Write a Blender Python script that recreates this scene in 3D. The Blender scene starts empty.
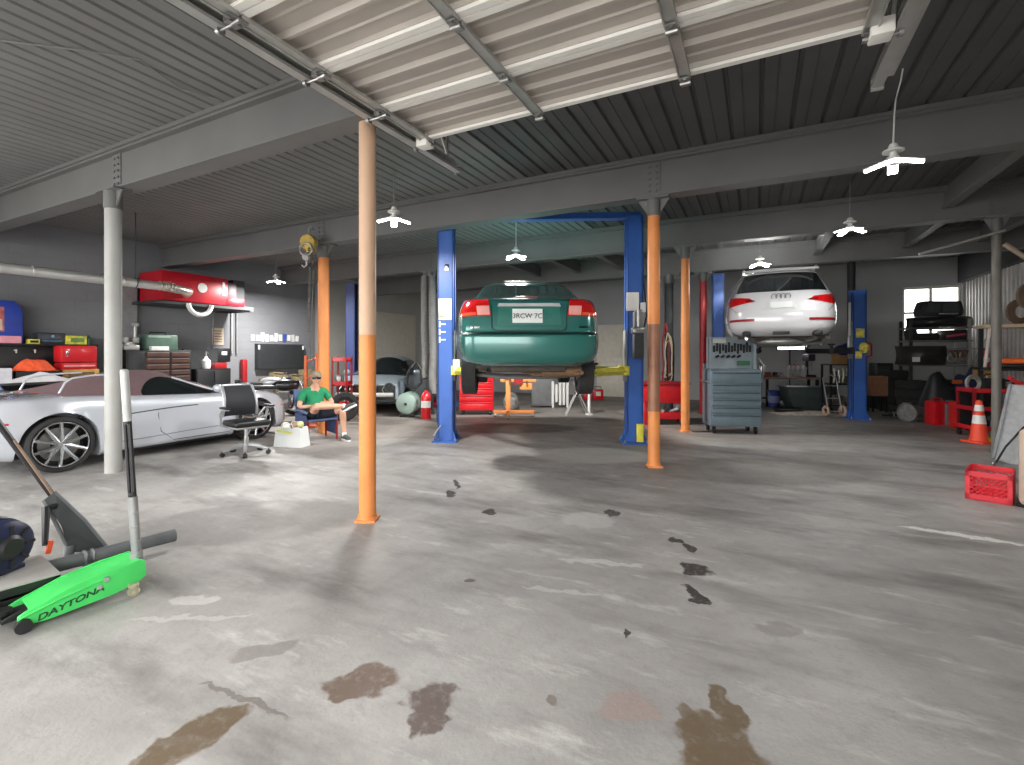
import bpy, bmesh, math, random
import numpy as np
from mathutils import Vector, Matrix, Euler
random.seed(7)
PI = math.pi
SC = bpy.context.scene
COL = SC.collection
# ------------------------------------------------------------------ camera frame
F = 482.0            # focal length in pixels of the 1024 px wide frame
H = 1.48             # eye height
V0 = 354.0           # horizon row
TH = math.radians(26.94)   # the view is turned this far left of the garage's depth axis
CT, ST = math.cos(TH), math.sin(TH)

def W(r, d, z=0.0):
    """r metres right of and d metres ahead of the tripod -> garage coordinates (X across, Y into the garage)"""
    return Vector((r*CT - d*ST, r*ST + d*CT, z))
def fl(u, v):
    d = H*F/(v-V0); return W((u-512)/F*d, d, 0)
def at(u, d, z=0.0):
    return W((u-512)/F*d, d, z)
def zz(v, d):
    return H + (V0-v)*d/F
def onx(u, x):
    a = math.atan((u-512)/F) - TH
    y = x/math.tan(a); return y
# ------------------------------------------------------------------ materials
def lin(c):
    c = c/255.0
    return c/12.92 if c <= .04045 else ((c+.055)/1.055)**2.4
MATS = {}
def M(name, rgb, rough=.55, metal=0.0, var=.14, scale=7.0, bump=0.0, coat=0.0, emit=0.0, spec=.5, alpha=None, trans=0.0):
    if name in MATS: return MATS[name]
    m = bpy.data.materials.new(name); m.use_nodes = True
    nt = m.node_tree; b = nt.nodes['Principled BSDF']
    col = [lin(c) for c in rgb]
    tc = nt.nodes.new('ShaderNodeTexCoord'); nz = nt.nodes.new('ShaderNodeTexNoise')
    nz.inputs['Scale'].default_value = scale; nz.inputs['Detail'].default_value = 5
    nt.links.new(tc.outputs['Object'], nz.inputs['Vector'])
    rp = nt.nodes.new('ShaderNodeValToRGB')
    rp.color_ramp.elements[0].position = .3; rp.color_ramp.elements[1].position = .7
    rp.color_ramp.elements[0].color = [c*(1-var) for c in col]+[1]
    rp.color_ramp.elements[1].color = [min(1, c*(1+var)) for c in col]+[1]
    nt.links.new(nz.outputs['Fac'], rp.inputs['Fac'])
    nt.links.new(rp.outputs['Color'], b.inputs['Base Color'])
    b.inputs['Roughness'].default_value = rough; b.inputs['Metallic'].default_value = metal
    b.inputs['Coat Weight'].default_value = coat; b.inputs['Coat Roughness'].default_value = .08
    b.inputs['Specular IOR Level'].default_value = spec
    b.inputs['Transmission Weight'].default_value = trans
    if emit:
        b.inputs['Emission Color'].default_value = col+[1]; b.inputs['Emission Strength'].default_value = emit
    if bump:
        bp = nt.nodes.new('ShaderNodeBump'); bp.inputs['Strength'].default_value = bump; bp.inputs['Distance'].default_value = .02
        n2 = nt.nodes.new('ShaderNodeTexNoise'); n2.inputs['Scale'].default_value = scale*6; n2.inputs['Detail'].default_value = 3
        nt.links.new(tc.outputs['Object'], n2.inputs['Vector'])
        nt.links.new(n2.outputs['Fac'], bp.inputs['Height']); nt.links.new(bp.outputs['Normal'], b.inputs['Normal'])
    MATS[name] = m
    return m
# ------------------------------------------------------------------ mesh builder
def RX(x=0, y=0, z=0): return Euler((x, y, z)).to_matrix().to_4x4()
class MB:
    def __init__(s): s.bm = bmesh.new()
    def raw(s, vs, fs):
        v = [s.bm.verts.new(p) for p in vs]
        for f in fs:
            try: s.bm.faces.new([v[i] for i in f])
            except ValueError: pass
        return s
    def box(s, c, d, rz=0, rx=0, ry=0, bev=0, seg=2):
        m = Matrix.Translation(c) @ RX(rx, ry, rz) @ Matrix.Diagonal((d[0], d[1], d[2], 1))
        r = bmesh.ops.create_cube(s.bm, size=1, matrix=m)
        if bev:
            es = list({e for v in r['verts'] for e in v.link_edges})
            bmesh.ops.bevel(s.bm, geom=es, offset=min(bev, min(d)*.45), segments=seg, affect='EDGES', profile=.5)
        return s
    def box2(s, lo, hi, bev=0):
        return s.box([(a+b)/2 for a, b in zip(lo, hi)], [abs(b-a) for a, b in zip(lo, hi)], bev=bev)
    def cyl(s, a, b, r, r2=None, seg=14, caps=True):
        a = Vector(a); b = Vector(b); d = b-a; r2 = r if r2 is None else r2
        q = d.to_track_quat('Z', 'Y').to_matrix()
        vs = []
        for p, rr in ((a, r), (b, r2)):
            for k in range(seg):
                t = 2*PI*k/seg; vs.append(p + q @ Vector((rr*math.cos(t), rr*math.sin(t), 0)))
        fs = [(k, (k+1) % seg, seg+(k+1) % seg, seg+k) for k in range(seg)]
        if caps: fs += [tuple(range(seg))[::-1], tuple(range(seg, 2*seg))]
        return s.raw(vs, fs)
    def tube(s, pts, r, seg=8, closed=False, rr=None):
        P = [Vector(p) for p in pts]; n = len(P); vs = []
        up = None
        for i in range(n):
            a = P[(i-1) % n] if (i > 0 or closed) else P[0]; b = P[(i+1) % n] if (i < n-1 or closed) else P[-1]
            t = (b-a).normalized()
            if up is None:
                up = Vector((0, 0, 1)) if abs(t.z) < .9 else Vector((1, 0, 0))
            x = t.cross(up).normalized(); up = x.cross(t).normalized()
            ri = rr[i] if rr else r
            for k in range(seg):
                an = 2*PI*k/seg; vs.append(P[i] + ri*(math.cos(an)*x + math.sin(an)*up))
        fs = []
        for i in range(n if closed else n-1):
            j = (i+1) % n
            for k in range(seg):
                fs.append((i*seg+k, i*seg+(k+1) % seg, j*seg+(k+1) % seg, j*seg+k))
        if not closed: fs += [tuple(range(seg))[::-1], tuple(range((n-1)*seg, n*seg))]
        return s.raw(vs, fs)
    def lathe(s, prof, c=(0, 0, 0), axis='Z', seg=24, closed=False):
        vs = []; c = Vector(c); n = len(prof)
        for k in range(seg):
            t = 2*PI*k/seg; ca, sa = math.cos(t), math.sin(t)
            for r, h in prof:
                p = {'Z': (r*ca, r*sa, h), 'X': (h, r*ca, r*sa), 'Y': (r*sa, h, r*ca)}[axis]
                vs.append(c+Vector(p))
        fs = []
        for k in range(seg):
            j = (k+1) % seg
            for i in range(n if closed else n-1):
                i2 = (i+1) % n
                fs.append((k*n+i, j*n+i, j*n+i2, k*n+i2))
        s.raw(vs, fs); bmesh.ops.remove_doubles(s.bm, verts=s.bm.verts[-len(vs):], dist=1e-5); return s
    def torus(s, c, R, r, axis='Z', seg=28, rs=10):
        prof = [(R+r*math.cos(2*PI*i/rs), r*math.sin(2*PI*i/rs)) for i in range(rs)]
        return s.lathe(prof, c, axis, seg, closed=True)
    def prism(s, poly, plane='XZ', a=0.0, b=.02, bev=0):
        f = {'XZ': lambda p, d: (p[0], d, p[1]), 'XY': lambda p, d: (p[0], p[1], d), 'YZ': lambda p, d: (d, p[0], p[1])}[plane]
        n = len(poly)
        v = [s.bm.verts.new(f(p, a)) for p in poly] + [s.bm.verts.new(f(p, b)) for p in poly]
        fc = [s.bm.faces.new(v[:n]), s.bm.faces.new(v[n:])]
        for i in range(n): fc.append(s.bm.faces.new((v[i], v[(i+1) % n], v[n+(i+1) % n], v[n+i])))
        if bev:
            es = list({e for q in fc for e in q.edges})
            bmesh.ops.bevel(s.bm, geom=es, offset=bev, segments=2, affect='EDGES', profile=.5)
        return s
    def ball(s, c, r, seg=16, rings=10, rz=0, rx=0, ry=0):
        if not hasattr(r, '__len__'): r = (r, r, r)
        m = Matrix.Translation(c) @ RX(rx, ry, rz) @ Matrix.Diagonal((r[0], r[1], r[2], 1))
        bmesh.ops.create_uvsphere(s.bm, u_segments=seg, v_segments=rings, radius=1, matrix=m); return s
    def grid(s, fn, nu, nv, wrap=False):
        vs = [fn(i/(nu-1), j/(nv-1)) for j in range(nv) for i in range(nu)]
        fs = [(j*nu+i, j*nu+i+1, (j+1)*nu+i+1, (j+1)*nu+i) for j in range(nv-1) for i in range(nu-1)]
        return s.raw(vs, fs)
    def shell(s, f0, f1, nu, nv):
        """closed thin solid between two grids f0 (outer) and f1 (inner)"""
        vs = [f(i/(nu-1), j/(nv-1)) for f in (f0, f1) for j in range(nv) for i in range(nu)]
        N = nu*nv; fs = []
        for j in range(nv-1):
            for i in range(nu-1):
                a, b, c, d = j*nu+i, j*nu+i+1, (j+1)*nu+i+1, (j+1)*nu+i
                fs += [(a, b, c, d), (N+d, N+c, N+b, N+a)]
        rim = [i for i in range(nu)] + [j*nu+nu-1 for j in range(1, nv)] + [(nv-1)*nu+i for i in range(nu-2, -1, -1)] + [j*nu for j in range(nv-2, 0, -1)]
        for k in range(len(rim)):
            a, b = rim[k], rim[(k+1) % len(rim)]; fs.append((a, N+a, N+b, b))
        return s.raw(vs, fs)
    def jitter(s, amt, seed=1):
        rd = random.Random(seed)
        for v in s.bm.verts: v.co += Vector((rd.uniform(-1, 1), rd.uniform(-1, 1), rd.uniform(-1, 1)))*amt
        return s
    def xf(s, m):
        bmesh.ops.transform(s.bm, matrix=m, verts=s.bm.verts); return s
    def join(s, o, m=None):
        me = bpy.data.meshes.new('tmp'); o.bm.to_mesh(me)
        if m is not None: me.transform(m)
        s.bm.from_mesh(me); bpy.data.meshes.remove(me); return s
    def build(s, name, mat, parent=None, loc=(0, 0, 0), rz=0, smooth=35, sub=0):
        me = bpy.data.meshes.new(name)
        bmesh.ops.recalc_face_normals(s.bm, faces=s.bm.faces)
        s.bm.to_mesh(me); s.bm.free()
        o = bpy.data.objects.new(name, me); COL.objects.link(o)
        for m in (mat if isinstance(mat, (list, tuple)) else [mat]): me.materials.append(m)
        if smooth:
            me.shade_smooth(); me.set_sharp_from_angle(angle=math.radians(smooth))
        o.location = loc; o.rotation_euler = (0, 0, rz)
        if parent: o.parent = parent
        if sub:
            sm = o.modifiers.new('sub', 'SUBSURF'); sm.levels = sub; sm.render_levels = sub
        return o
# ------------------------------------------------------------------ things
def T(name, label, cat, loc=(0, 0, 0), rz=0, group=None):
    o = bpy.data.objects.new(name, None); COL.objects.link(o); o.empty_display_size = .1
    o.location = loc; o.rotation_euler = (0, 0, rz)
    return tag(o, label, cat, group)
def tag(o, label, cat, group=None, kind=None):
    o['label'] = label; o['category'] = cat
    if group: o['group'] = group
    if kind: o['kind'] = kind
    return o
def struct(name, mb, mat, label, cat, smooth=35):
    return tag(mb.build(name, mat, smooth=smooth), label, cat, kind='structure')
def kids(o): return [c for c in COL.objects if c.parent == o]
def copy_tree(o, loc=None, rz=None, label=None, parent=None):
    c = o.copy(); COL.objects.link(c)
    if parent: c.parent = parent
    if loc is not None: c.location = loc
    if rz is not None: c.rotation_euler = (0, 0, rz)
    if label: c['label'] = label
    for k in kids(o): copy_tree(k, parent=c)
    return c
def part(p, name, mat, fn, **kw):
    m = MB(); fn(m); return m.build(name, mat, p, **kw)
def text(p, name, body, size, mat, loc, rot, ext=.002, align='CENTER', shear=0, sx=1.0, bold=0.0):
    c = bpy.data.curves.new(name, 'FONT'); c.body = body; c.size = size; c.extrude = ext
    c.align_x = align; c.align_y = 'CENTER'; c.shear = shear; c.offset = bold
    o = bpy.data.objects.new(name, c); COL.objects.link(o); c.materials.append(mat)
    o.scale = (sx, 1, 1)
    bpy.context.view_layer.update()
    me = bpy.data.meshes.new_from_object(o.evaluated_get(bpy.context.evaluated_depsgraph_get()))
    bpy.data.objects.remove(o); bpy.data.curves.remove(c)
    me.transform(Matrix.Diagonal((sx, 1, 1, 1))); me.materials.clear(); me.materials.append(mat)
    o = bpy.data.objects.new(name, me); COL.objects.link(o)
    o.location = loc; o.rotation_euler = rot; o.parent = p
    return o
def smoothtab(tab, ts):
    """smooth interpolation of a table of rows (key, values...)"""
    tab = np.array(tab, float); x = tab[:, 0]; out = []
    for c in range(1, tab.shape[1]):
        y = tab[:, c]; d = np.diff(y)/np.diff(x); m = np.zeros_like(y)
        m[1:-1] = np.where(d[:-1]*d[1:] > 0, 2*d[:-1]*d[1:]/(d[:-1]+d[1:]+1e-12), 0); m[0] = d[0]; m[-1] = d[-1]
        t = np.clip(np.array(ts, float), x[0], x[-1])
        i = np.clip(np.searchsorted(x, t, side='right')-1, 0, len(x)-2)
        h = x[i+1]-x[i]; s = (t-x[i])/h
        out.append((2*s**3-3*s**2+1)*y[i]+(s**3-2*s**2+s)*h*m[i]+(-2*s**3+3*s**2)*y[i+1]+(s**3-s**2)*h*m[i+1])
    return np.array(out).T
# ------------------------------------------------------------------ shared materials
black = M('black_plastic', (28, 28, 30), .45)
blackm = M('black_steel', (36, 36, 38), .4, .3)
rubber = M('rubber', (46, 46, 46), .85, bump=.2, scale=12)
dark = M('dark_grey_plastic', (52, 54, 56), .6)
grey = M('grey_paint', (128, 130, 130), .5)
steel = M('bare_steel', (150, 150, 148), .35, .8)
galv = M('galvanised', (178, 178, 174), .42, .55, var=.1)
alu = M('aluminium', (190, 192, 195), .35, .6)
chrome = M('chrome', (215, 218, 220), .12, 1.0, var=.03)
white = M('white_plastic', (228, 228, 224), .45, var=.05)
red = M('red_paint', (205, 24, 34), .35, coat=.3, var=.1)
redd = M('red_dark', (150, 22, 28), .45)
orange = M('orange_paint', (222, 140, 76), .5, var=.1, scale=4)
yellow = M('yellow_paint', (214, 205, 66), .5)
blue = M('lift_blue', (48, 92, 168), .4, var=.1, scale=3)
cream = M('cream_paint', (214, 208, 194), .6, var=.06)
cardb = M('cardboard', (176, 134, 88), .8, var=.1)
wood = M('pale_wood', (196, 176, 150), .7, var=.15, scale=4)
glass = M('car_glass', (22, 28, 30), .06, var=.05, coat=.5)
lamp_red = M('tail_lamp_red', (196, 22, 26), .12, coat=1, var=.15, scale=30)
lamp_clear = M('tail_lamp_clear', (236, 168, 160), .12, coat=1, var=.1)
plate_m = M('plate_white', (226, 230, 228), .4, var=.03)
ink = M('ink', (22, 24, 30), .6, var=.02)
# ================================================================== floor
def floor_material():
    m = M('stained_concrete', (150, 148, 145), .6); nt = m.node_tree; N = nt.nodes; L = nt.links
    b = N['Principled BSDF']
    for n in list(N):
        if n.type in ('TEX_NOISE', 'VALTORGB', 'TEX_COORD'): N.remove(n)
    geo = N.new('ShaderNodeNewGeometry')
    rot = N.new('ShaderNodeVectorRotate'); rot.rotation_type = 'Z_AXIS'; rot.inputs['Angle'].default_value = -TH
    L.new(geo.outputs['Position'], rot.inputs['Vector'])
    def noise(scale, detail=5, rough=.6, vec=None, sc=None):
        n = N.new('ShaderNodeTexNoise'); n.inputs['Scale'].default_value = scale; n.inputs['Detail'].default_value = detail
        n.inputs['Roughness'].default_value = rough
        src = geo.outputs['Position']
        if sc:
            mp = N.new('ShaderNodeMapping'); mp.inputs['Scale'].default_value = sc[0]; mp.inputs['Rotation'].default_value = (0, 0, sc[1])
            L.new(src, mp.inputs['Vector']); src = mp.outputs['Vector']
        L.new(src, n.inputs['Vector']); return n.outputs['Fac']
    def ramp(fac, pts):
        r = N.new('ShaderNodeValToRGB'); e = r.color_ramp.elements
        while len(e) < len(pts): e.new(.5)
        for k, (p, c) in enumerate(pts): e[k].position = p; e[k].color = (c, c, c, 1) if not hasattr(c, '__len__') else (*c, 1)
        L.new(fac, r.inputs['Fac']); return r.outputs['Color']
    def mix(fac, a, bb, mode='MIX'):
        x = N.new('ShaderNodeMix'); x.data_type = 'RGBA'; x.blend_type = mode
        for s, v in ((0, fac), (6, a), (7, bb)):
            if isinstance(v, (int, float)): x.inputs[s].default_value = v
            elif hasattr(v, '__len__'): x.inputs[s].default_value = (*[lin(q) for q in v], 1)
            else: L.new(v, x.inputs[s])
        return x.outputs[2]
    def math_(op, a, bb=None, cl=False):
        x = N.new('ShaderNodeMath'); x.operation = op; x.use_clamp = cl
        for k, v in enumerate((a, bb)):
            if v is None: continue
            if isinstance(v, (int, float)): x.inputs[k].default_value = v
            else: L.new(v, x.inputs[k])
        return x.outputs[0]
    base = mix(ramp(noise(.55, 6, .62), [(.32, 0), (.68, 1)]), (120, 118, 116), (176, 174, 171))
    base = mix(ramp(noise(2.4, 7, .7), [(.38, 0), (.72, .75)]), base, (150, 147, 144))
    base = mix(ramp(noise(9, 6, .75), [(.5, 0), (.8, .45)]), base, (112, 109, 106))
    # pale scuffs and dark tyre streaks running mostly across the view
    base = mix(ramp(noise(1.6, 6, .7, sc=((1.0, 3.4, 1), .35)), [(.56, 0), (.72, .6)]), base, (198, 197, 194))
    base = mix(ramp(noise(.9, 5, .6, sc=((.8, 2.6, 1), .55)), [(.5, 0), (.7, .75)]), base, (96, 93, 90))
    base = mix(ramp(noise(60, 2, .5), [(.62, 0), (.78, .3)]), base, (90, 88, 86))
    # dirtier, browner slab towards the working bays at the back
    sep = N.new('ShaderNodeSeparateXYZ'); L.new(rot.outputs['Vector'], sep.inputs[0])
    far = N.new('ShaderNodeMapRange'); far.inputs['From Min'].default_value = 6.2; far.inputs['From Max'].default_value = 10.0
    far.interpolation_type = 'SMOOTHSTEP'
    L.new(math_('ADD', sep.outputs['Y'], math_('MULTIPLY', math_('SUBTRACT', noise(.7, 4), .5), 6)), far.inputs['Value'])
    base = mix(math_('MULTIPLY', far.outputs['Result'], .55), base, (124, 114, 104))
    base = mix(ramp(noise(1.1, 6, .7, sc=((1, 2.2, 1), .4)), [(.6, 0), (.75, .25)]), base, (170, 164, 156))
    # individual stains: (u, v, half width px, half height px, tilt, colour, strength)
    dn = N.new('ShaderNodeTexNoise'); dn.inputs['Scale'].default_value = 9; dn.inputs['Detail'].default_value = 4
    L.new(geo.outputs['Position'], dn.inputs['Vector'])
    sub = N.new('ShaderNodeVectorMath'); sub.operation = 'SUBTRACT'; sub.inputs[1].default_value = (.5, .5, .5); L.new(dn.outputs['Color'], sub.inputs[0])
    scl = N.new('ShaderNodeVectorMath'); scl.operation = 'SCALE'; scl.inputs['Scale'].default_value = .16; L.new(sub.outputs[0], scl.inputs[0])
    add = N.new('ShaderNodeVectorMath'); add.operation = 'ADD'; L.new(rot.outputs['Vector'], add.inputs[0]); L.new(scl.outputs[0], add.inputs[1])
    brown, brown2, dk = (104, 88, 78), (98, 84, 66), (58, 55, 53)
    stains = [(362, 683, 36, 17, .25, brown, 1), (345, 694, 20, 10, .5, brown, 1), (431, 700, 24, 17, 0, (92, 80, 76), 1), (428, 722, 22, 15, .3, (92, 80, 76), 1),
              (215, 722, 32, 15, .35, brown2, 1), (185, 742, 34, 18, .4, brown2, .9), (160, 760, 30, 14, .3, brown2, .8),
              (715, 735, 34, 26, 0, brown2, .95), (724, 706, 12, 24, 0, brown2, .95), (690, 722, 12, 22, 0, brown2, .8), (722, 762, 48, 18, 0, brown2, 1),
              (555, 700, 9, 8, 0, (118, 112, 106), 1), (628, 706, 30, 15, 0, (146, 130, 126), .8),
              (676, 540, 6, 3.5, 0, dk, 1), (690, 548, 5, 5, .3, dk, 1), (695, 570, 14, 7, 0, dk, 1), (692, 592, 5, 10, .2, dk, 1), (702, 601, 9, 3.5, 0, dk, 1),
              (450, 494, 5, 4, .2, dk, 1), (457, 484, 3, 5, .2, dk, 1), (489, 512, 7, 2.6, 0, dk, 1), (612, 513, 8, 3, 0, dk, .9), (627, 633, 2.2, 5, 0, dk, 1), (470, 580, 6, 2, 0, dk, .8),
              (245, 700, 62, 3, -.42, (112, 107, 102), .9), (265, 650, 34, 8, .5, (126, 122, 118), .8), (780, 630, 22, 9, 0, (132, 128, 124), .8),
              (965, 536, 52, 2.2, -.62, (206, 204, 200), .9), (600, 562, 44, 2.2, -.16, (196, 194, 190), .45), (588, 520, 26, 8, .2, (190, 188, 184), .35), (195, 600, 26, 4, -.1, (204, 202, 198), .45), (190, 618, 60, 2.5, .05, (196, 194, 190), .4), (560, 590, 40, 2, -.2, (196, 194, 190), .4),
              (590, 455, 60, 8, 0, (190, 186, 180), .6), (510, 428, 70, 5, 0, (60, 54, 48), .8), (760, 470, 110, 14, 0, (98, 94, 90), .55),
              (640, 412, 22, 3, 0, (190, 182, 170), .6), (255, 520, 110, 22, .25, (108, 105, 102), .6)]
    for u, v, ru, rv, tilt, colr, st in stains:
        d = H*F/(v-V0); r = (u-512)/F*d; a = ru/F*d; bq = rv*d*d/(H*F)
        s1 = N.new('ShaderNodeVectorMath'); s1.operation = 'SUBTRACT'; s1.inputs[1].default_value = (r, d, 0); L.new(add.outputs[0], s1.inputs[0])
        mp = N.new('ShaderNodeMapping'); mp.vector_type = 'TEXTURE'
        mp.inputs['Rotation'].default_value = (0, 0, tilt); mp.inputs['Scale'].default_value = (a, bq, 1)
        L.new(s1.outputs[0], mp.inputs['Vector'])
        ln = N.new('ShaderNodeVectorMath'); ln.operation = 'LENGTH'; L.new(mp.outputs[0], ln.inputs[0])
        mr = N.new('ShaderNodeMapRange'); mr.inputs['From Min'].default_value = 1.12; mr.inputs['From Max'].default_value = .86
        mr.inputs['To Max'].default_value = st; mr.interpolation_type = 'SMOOTHSTEP'
        L.new(ln.outputs['Value'], mr.inputs['Value'])
        gr = math_('MULTIPLY', mr.outputs['Result'], ramp(noise(26, 4, .7), [(.25, .6), (.5, 1)]))
        base = mix(gr, base, colr)
    L.new(base, b.inputs['Base Color'])
    L.new(ramp(noise(3, 5, .6), [(.3, .42), (.7, .7)]), b.inputs['Roughness'])
    bp = N.new('ShaderNodeBump'); bp.inputs['Strength'].default_value = .25; bp.inputs['Distance'].default_value = .01
    L.new(noise(40, 5, .7), bp.inputs['Height']); L.new(bp.outputs[0], b.inputs['Normal'])
    b.inputs['Specular IOR Level'].default_value = .35
    return m
XL, XR, YF, YB = -12.6, 4.9, -.55, 16.6
ZC = 4.05; ZB = 3.53
struct('floor', MB().box2((XL-.3, -14, -.12), (XR+.3, YB+.3, 0)), floor_material(), 'stained grey concrete garage floor', 'floor', smooth=0)
# ================================================================== walls
def block_material(name, rgb, var=.08):
    m = M(name, rgb, .75, var=var, scale=1.2); nt = m.node_tree; b = nt.nodes['Principled BSDF']
    geo = nt.nodes.new('ShaderNodeNewGeometry'); sep = nt.nodes.new('ShaderNodeSeparateXYZ'); nt.links.new(geo.outputs['Position'], sep.inputs[0])
    ad = nt.nodes.new('ShaderNodeMath'); ad.operation = 'ADD'; nt.links.new(sep.outputs['X'], ad.inputs[0]); nt.links.new(sep.outputs['Y'], ad.inputs[1])
    cb = nt.nodes.new('ShaderNodeCombineXYZ'); nt.links.new(ad.outputs[0], cb.inputs['X']); nt.links.new(sep.outputs['Z'], cb.inputs['Y'])
    br = nt.nodes.new('ShaderNodeTexBrick'); br.inputs['Scale'].default_value = 1; br.inputs['Brick Width'].default_value = .4; br.inputs['Row Height'].default_value = .2
    br.inputs['Mortar Size'].default_value = .008; br.inputs['Mortar Smooth'].default_value = .4
    br.inputs['Color1'].default_value = br.inputs['Color2'].default_value = (1, 1, 1, 1); br.inputs['Mortar'].default_value = (0, 0, 0, 1)
    nt.links.new(cb.outputs[0], br.inputs['Vector'])
    bp = nt.nodes.new('ShaderNodeBump'); bp.inputs['Strength'].default_value = .5; bp.inputs['Distance'].default_value = .01
    nt.links.new(br.outputs['Color'], bp.inputs['Height']); nt.links.new(bp.outputs[0], b.inputs['Normal'])
    return m
wall_dark = block_material('slate_block_wall', (126, 127, 131))
wall_pale = block_material('pale_block_wall', (186, 184, 178))
wall_grey = M('grey_plaster', (168, 169, 170), .8, var=.06, scale=.8)
struct('wall_left', MB().box2((XL-.25, YF, 0), (XL, 10.9, ZC)), wall_dark, 'dark grey painted block wall along the left side', 'wall', 0)
struct('wall_left.001', MB().box2((XL-.25, 10.9, 0), (XL, YB, ZC)), wall_pale, 'pale block wall at the far end of the left side', 'wall', 0)
# back wall with a window opening at its right end
wx0, wx1, wz0, wz1 = 3.55, 4.8, 1.9, 3.3
mb = MB(); mb.box2((XL-.25, YB, 0), (wx0, YB+.25, ZC)); mb.box2((wx1, YB, 0), (XR+.25, YB+.25, ZC))
mb.box2((wx0, YB, 0), (wx1, YB+.25, wz0)); mb.box2((wx0, YB, wz1), (wx1, YB+.25, ZC))
struct('wall_back', mb, wall_grey, 'grey rear wall behind the lifts', 'wall', 0)
mb = MB()
for x in (wx0+.03, (wx0+wx1)/2, wx1-.03): mb.box((x, YB+.12, (wz0+wz1)/2), (.06, .08, wz1-wz0))
for z in (wz0+.03, wz1-.03, wz0+.7): mb.box((( wx0+wx1)/2, YB+.12, z), (wx1-wx0, .07, .06))
wn = struct('window_1', mb, cream, 'bright window in the rear wall above the stacked car parts', 'window')
gm = M('window_glass', (235, 240, 240), .05, trans=1.0, var=.02)
part(wn, 'pane', gm, lambda m: m.box(((wx0+wx1)/2, YB+.12, (wz0+wz1)/2), (wx1-wx0-.04, .008, wz1-wz0-.04)))
# right wall: upright corrugated sheets
def corrugated(y0, y1, x, z0, z1, pitch=.19, depth=.05):
    prof = []; y = y0
    while y < y1:
        prof += [(y, x), (y+pitch*.42, x), (y+pitch*.5, x-depth), (y+pitch*.92, x-depth)]; y += pitch
    prof.append((y1, x)); n = len(prof)
    poly = [(p[1], p[0]) for p in prof] + [(x+.08, y1), (x+.08, y0)]
    return MB().prism(poly, 'XY', z0, z1)
corr_m = M('worn_corrugated_sheet', (188, 184, 180), .6, .1, var=.22, scale=2.2)
struct('wall_right', corrugated(YF, YB, XR, 0, 3.42), corr_m, 'pale corrugated metal sheet wall on the right', 'wall', 20)
struct('trim_1', MB().box2((XR-.2, YF, 3.36), (XR+.2, YB, ZC)), M('dark_fascia', (48, 48, 50), .8), 'dark fascia above the corrugated wall', 'trim', 0)
# front wall beside and over the door openings, behind the camera
mb = MB(); mb.box2((.95, YF-.25, 0), (XR+.25, YF, ZC)); mb.box2((-4.0, YF-.25, 0), (-3.1, YF, ZC)); mb.box2((XL-.25, YF-.25, 0), (-11.6, YF, ZC))
mb.box2((-11.6, YF-.25, 3.5), (.95, YF, ZC))
struct('wall_front', mb, wall_pale, 'front wall around the two door openings', 'wall', 0)
# ceiling: ribbed steel deck running from front to back
def deck(xa, xb, pitch, gw, gd, fine):
    pts = []; x = xa; n = round((xb-xa)/pitch); pitch = (xb-xa)/n
    for k in range(n):
        x = xa+k*pitch
        pts += [(x, ZC), (x+gw*.3, ZC+gd), (x+gw*.7, ZC+gd), (x+gw, ZC)]
        if fine: h = x+pitch*.5; pts += [(h, ZC), (h+.006, ZC+.008), (h+.016, ZC+.008), (h+.022, ZC)]
    return MB().prism(pts + [(xb, ZC), (xb, ZC+.2), (xa, ZC+.2)], 'XZ', YF-.25, YB+.25)
struct('ceiling', deck(XL-.25, -3.0, .17, .045, .022, False), M('ceiling_lit_left', (118, 118, 117), .62, var=.1, scale=1.5), 'grey closely ribbed steel deck ceiling over the left bays', 'ceiling', 0)  # brighter light on the left bays put into the paler deck colour
struct('ceiling.001', deck(-3.0, XR+.25, .3, .05, .03, True), M('ceiling_shaded_right', (82, 82, 82), .62, var=.12, scale=1.5), 'shade-darkened wide-ribbed steel deck ceiling over the middle and right bays', 'ceiling', 0)  # dimmer light over these bays put into the darker deck colour
# steel beams
beam_m = M('beam_paint', (106, 106, 105), .55, var=.08, scale=1.6)
def ibeam(mb, y, x0=XL, x1=XR, z0=ZB, z1=ZC, w=.24, t=.025):
    mb.box2((x0, y-w/2, z0), (x1, y+w/2, z0+t)); mb.box2((x0, y-w/2, z1-.07), (x1, y+w/2, z1-.045)); mb.box2((x0, y-.05, z0+t), (x1, y+.05, z1-.07))
    mb.box2((x0, y-w/2-.03, z1-.045), (x1, y+w/2+.03, z1-.002)); return mb
BY = (3.2, 6.5, 9.7, 12.9)
def stiff(mb, x, y):
    mb.box2((x-.09, y-.062, ZB+.025), (x+.09, y+.062, ZC-.07))
    for k in range(5):
        for s in (-1, 1): mb.cyl((x+s*.045, y-.062, ZB+.08+k*.08), (x+s*.045, y-.078, ZB+.08+k*.08), .016, seg=8)
colx = {0: (-7.15, -3.12), 1: (-7.29, -1.21), 2: (-7.2, -1.22, 3.19), 3: (-1.2, -2.02, 2.0)}
for k, y in enumerate(BY):
    mb = ibeam(MB(), y)
    for x in colx[k]: stiff(mb, x, y)
    struct('ceiling_beam', mb, beam_m, ['riveted grey steel beam over the nearest bay', 'grey steel beam over the orange post with the bare middle', 'grey steel beam over the green car', 'rearmost grey steel beam above the white car'][k], 'beam', 0)
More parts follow.
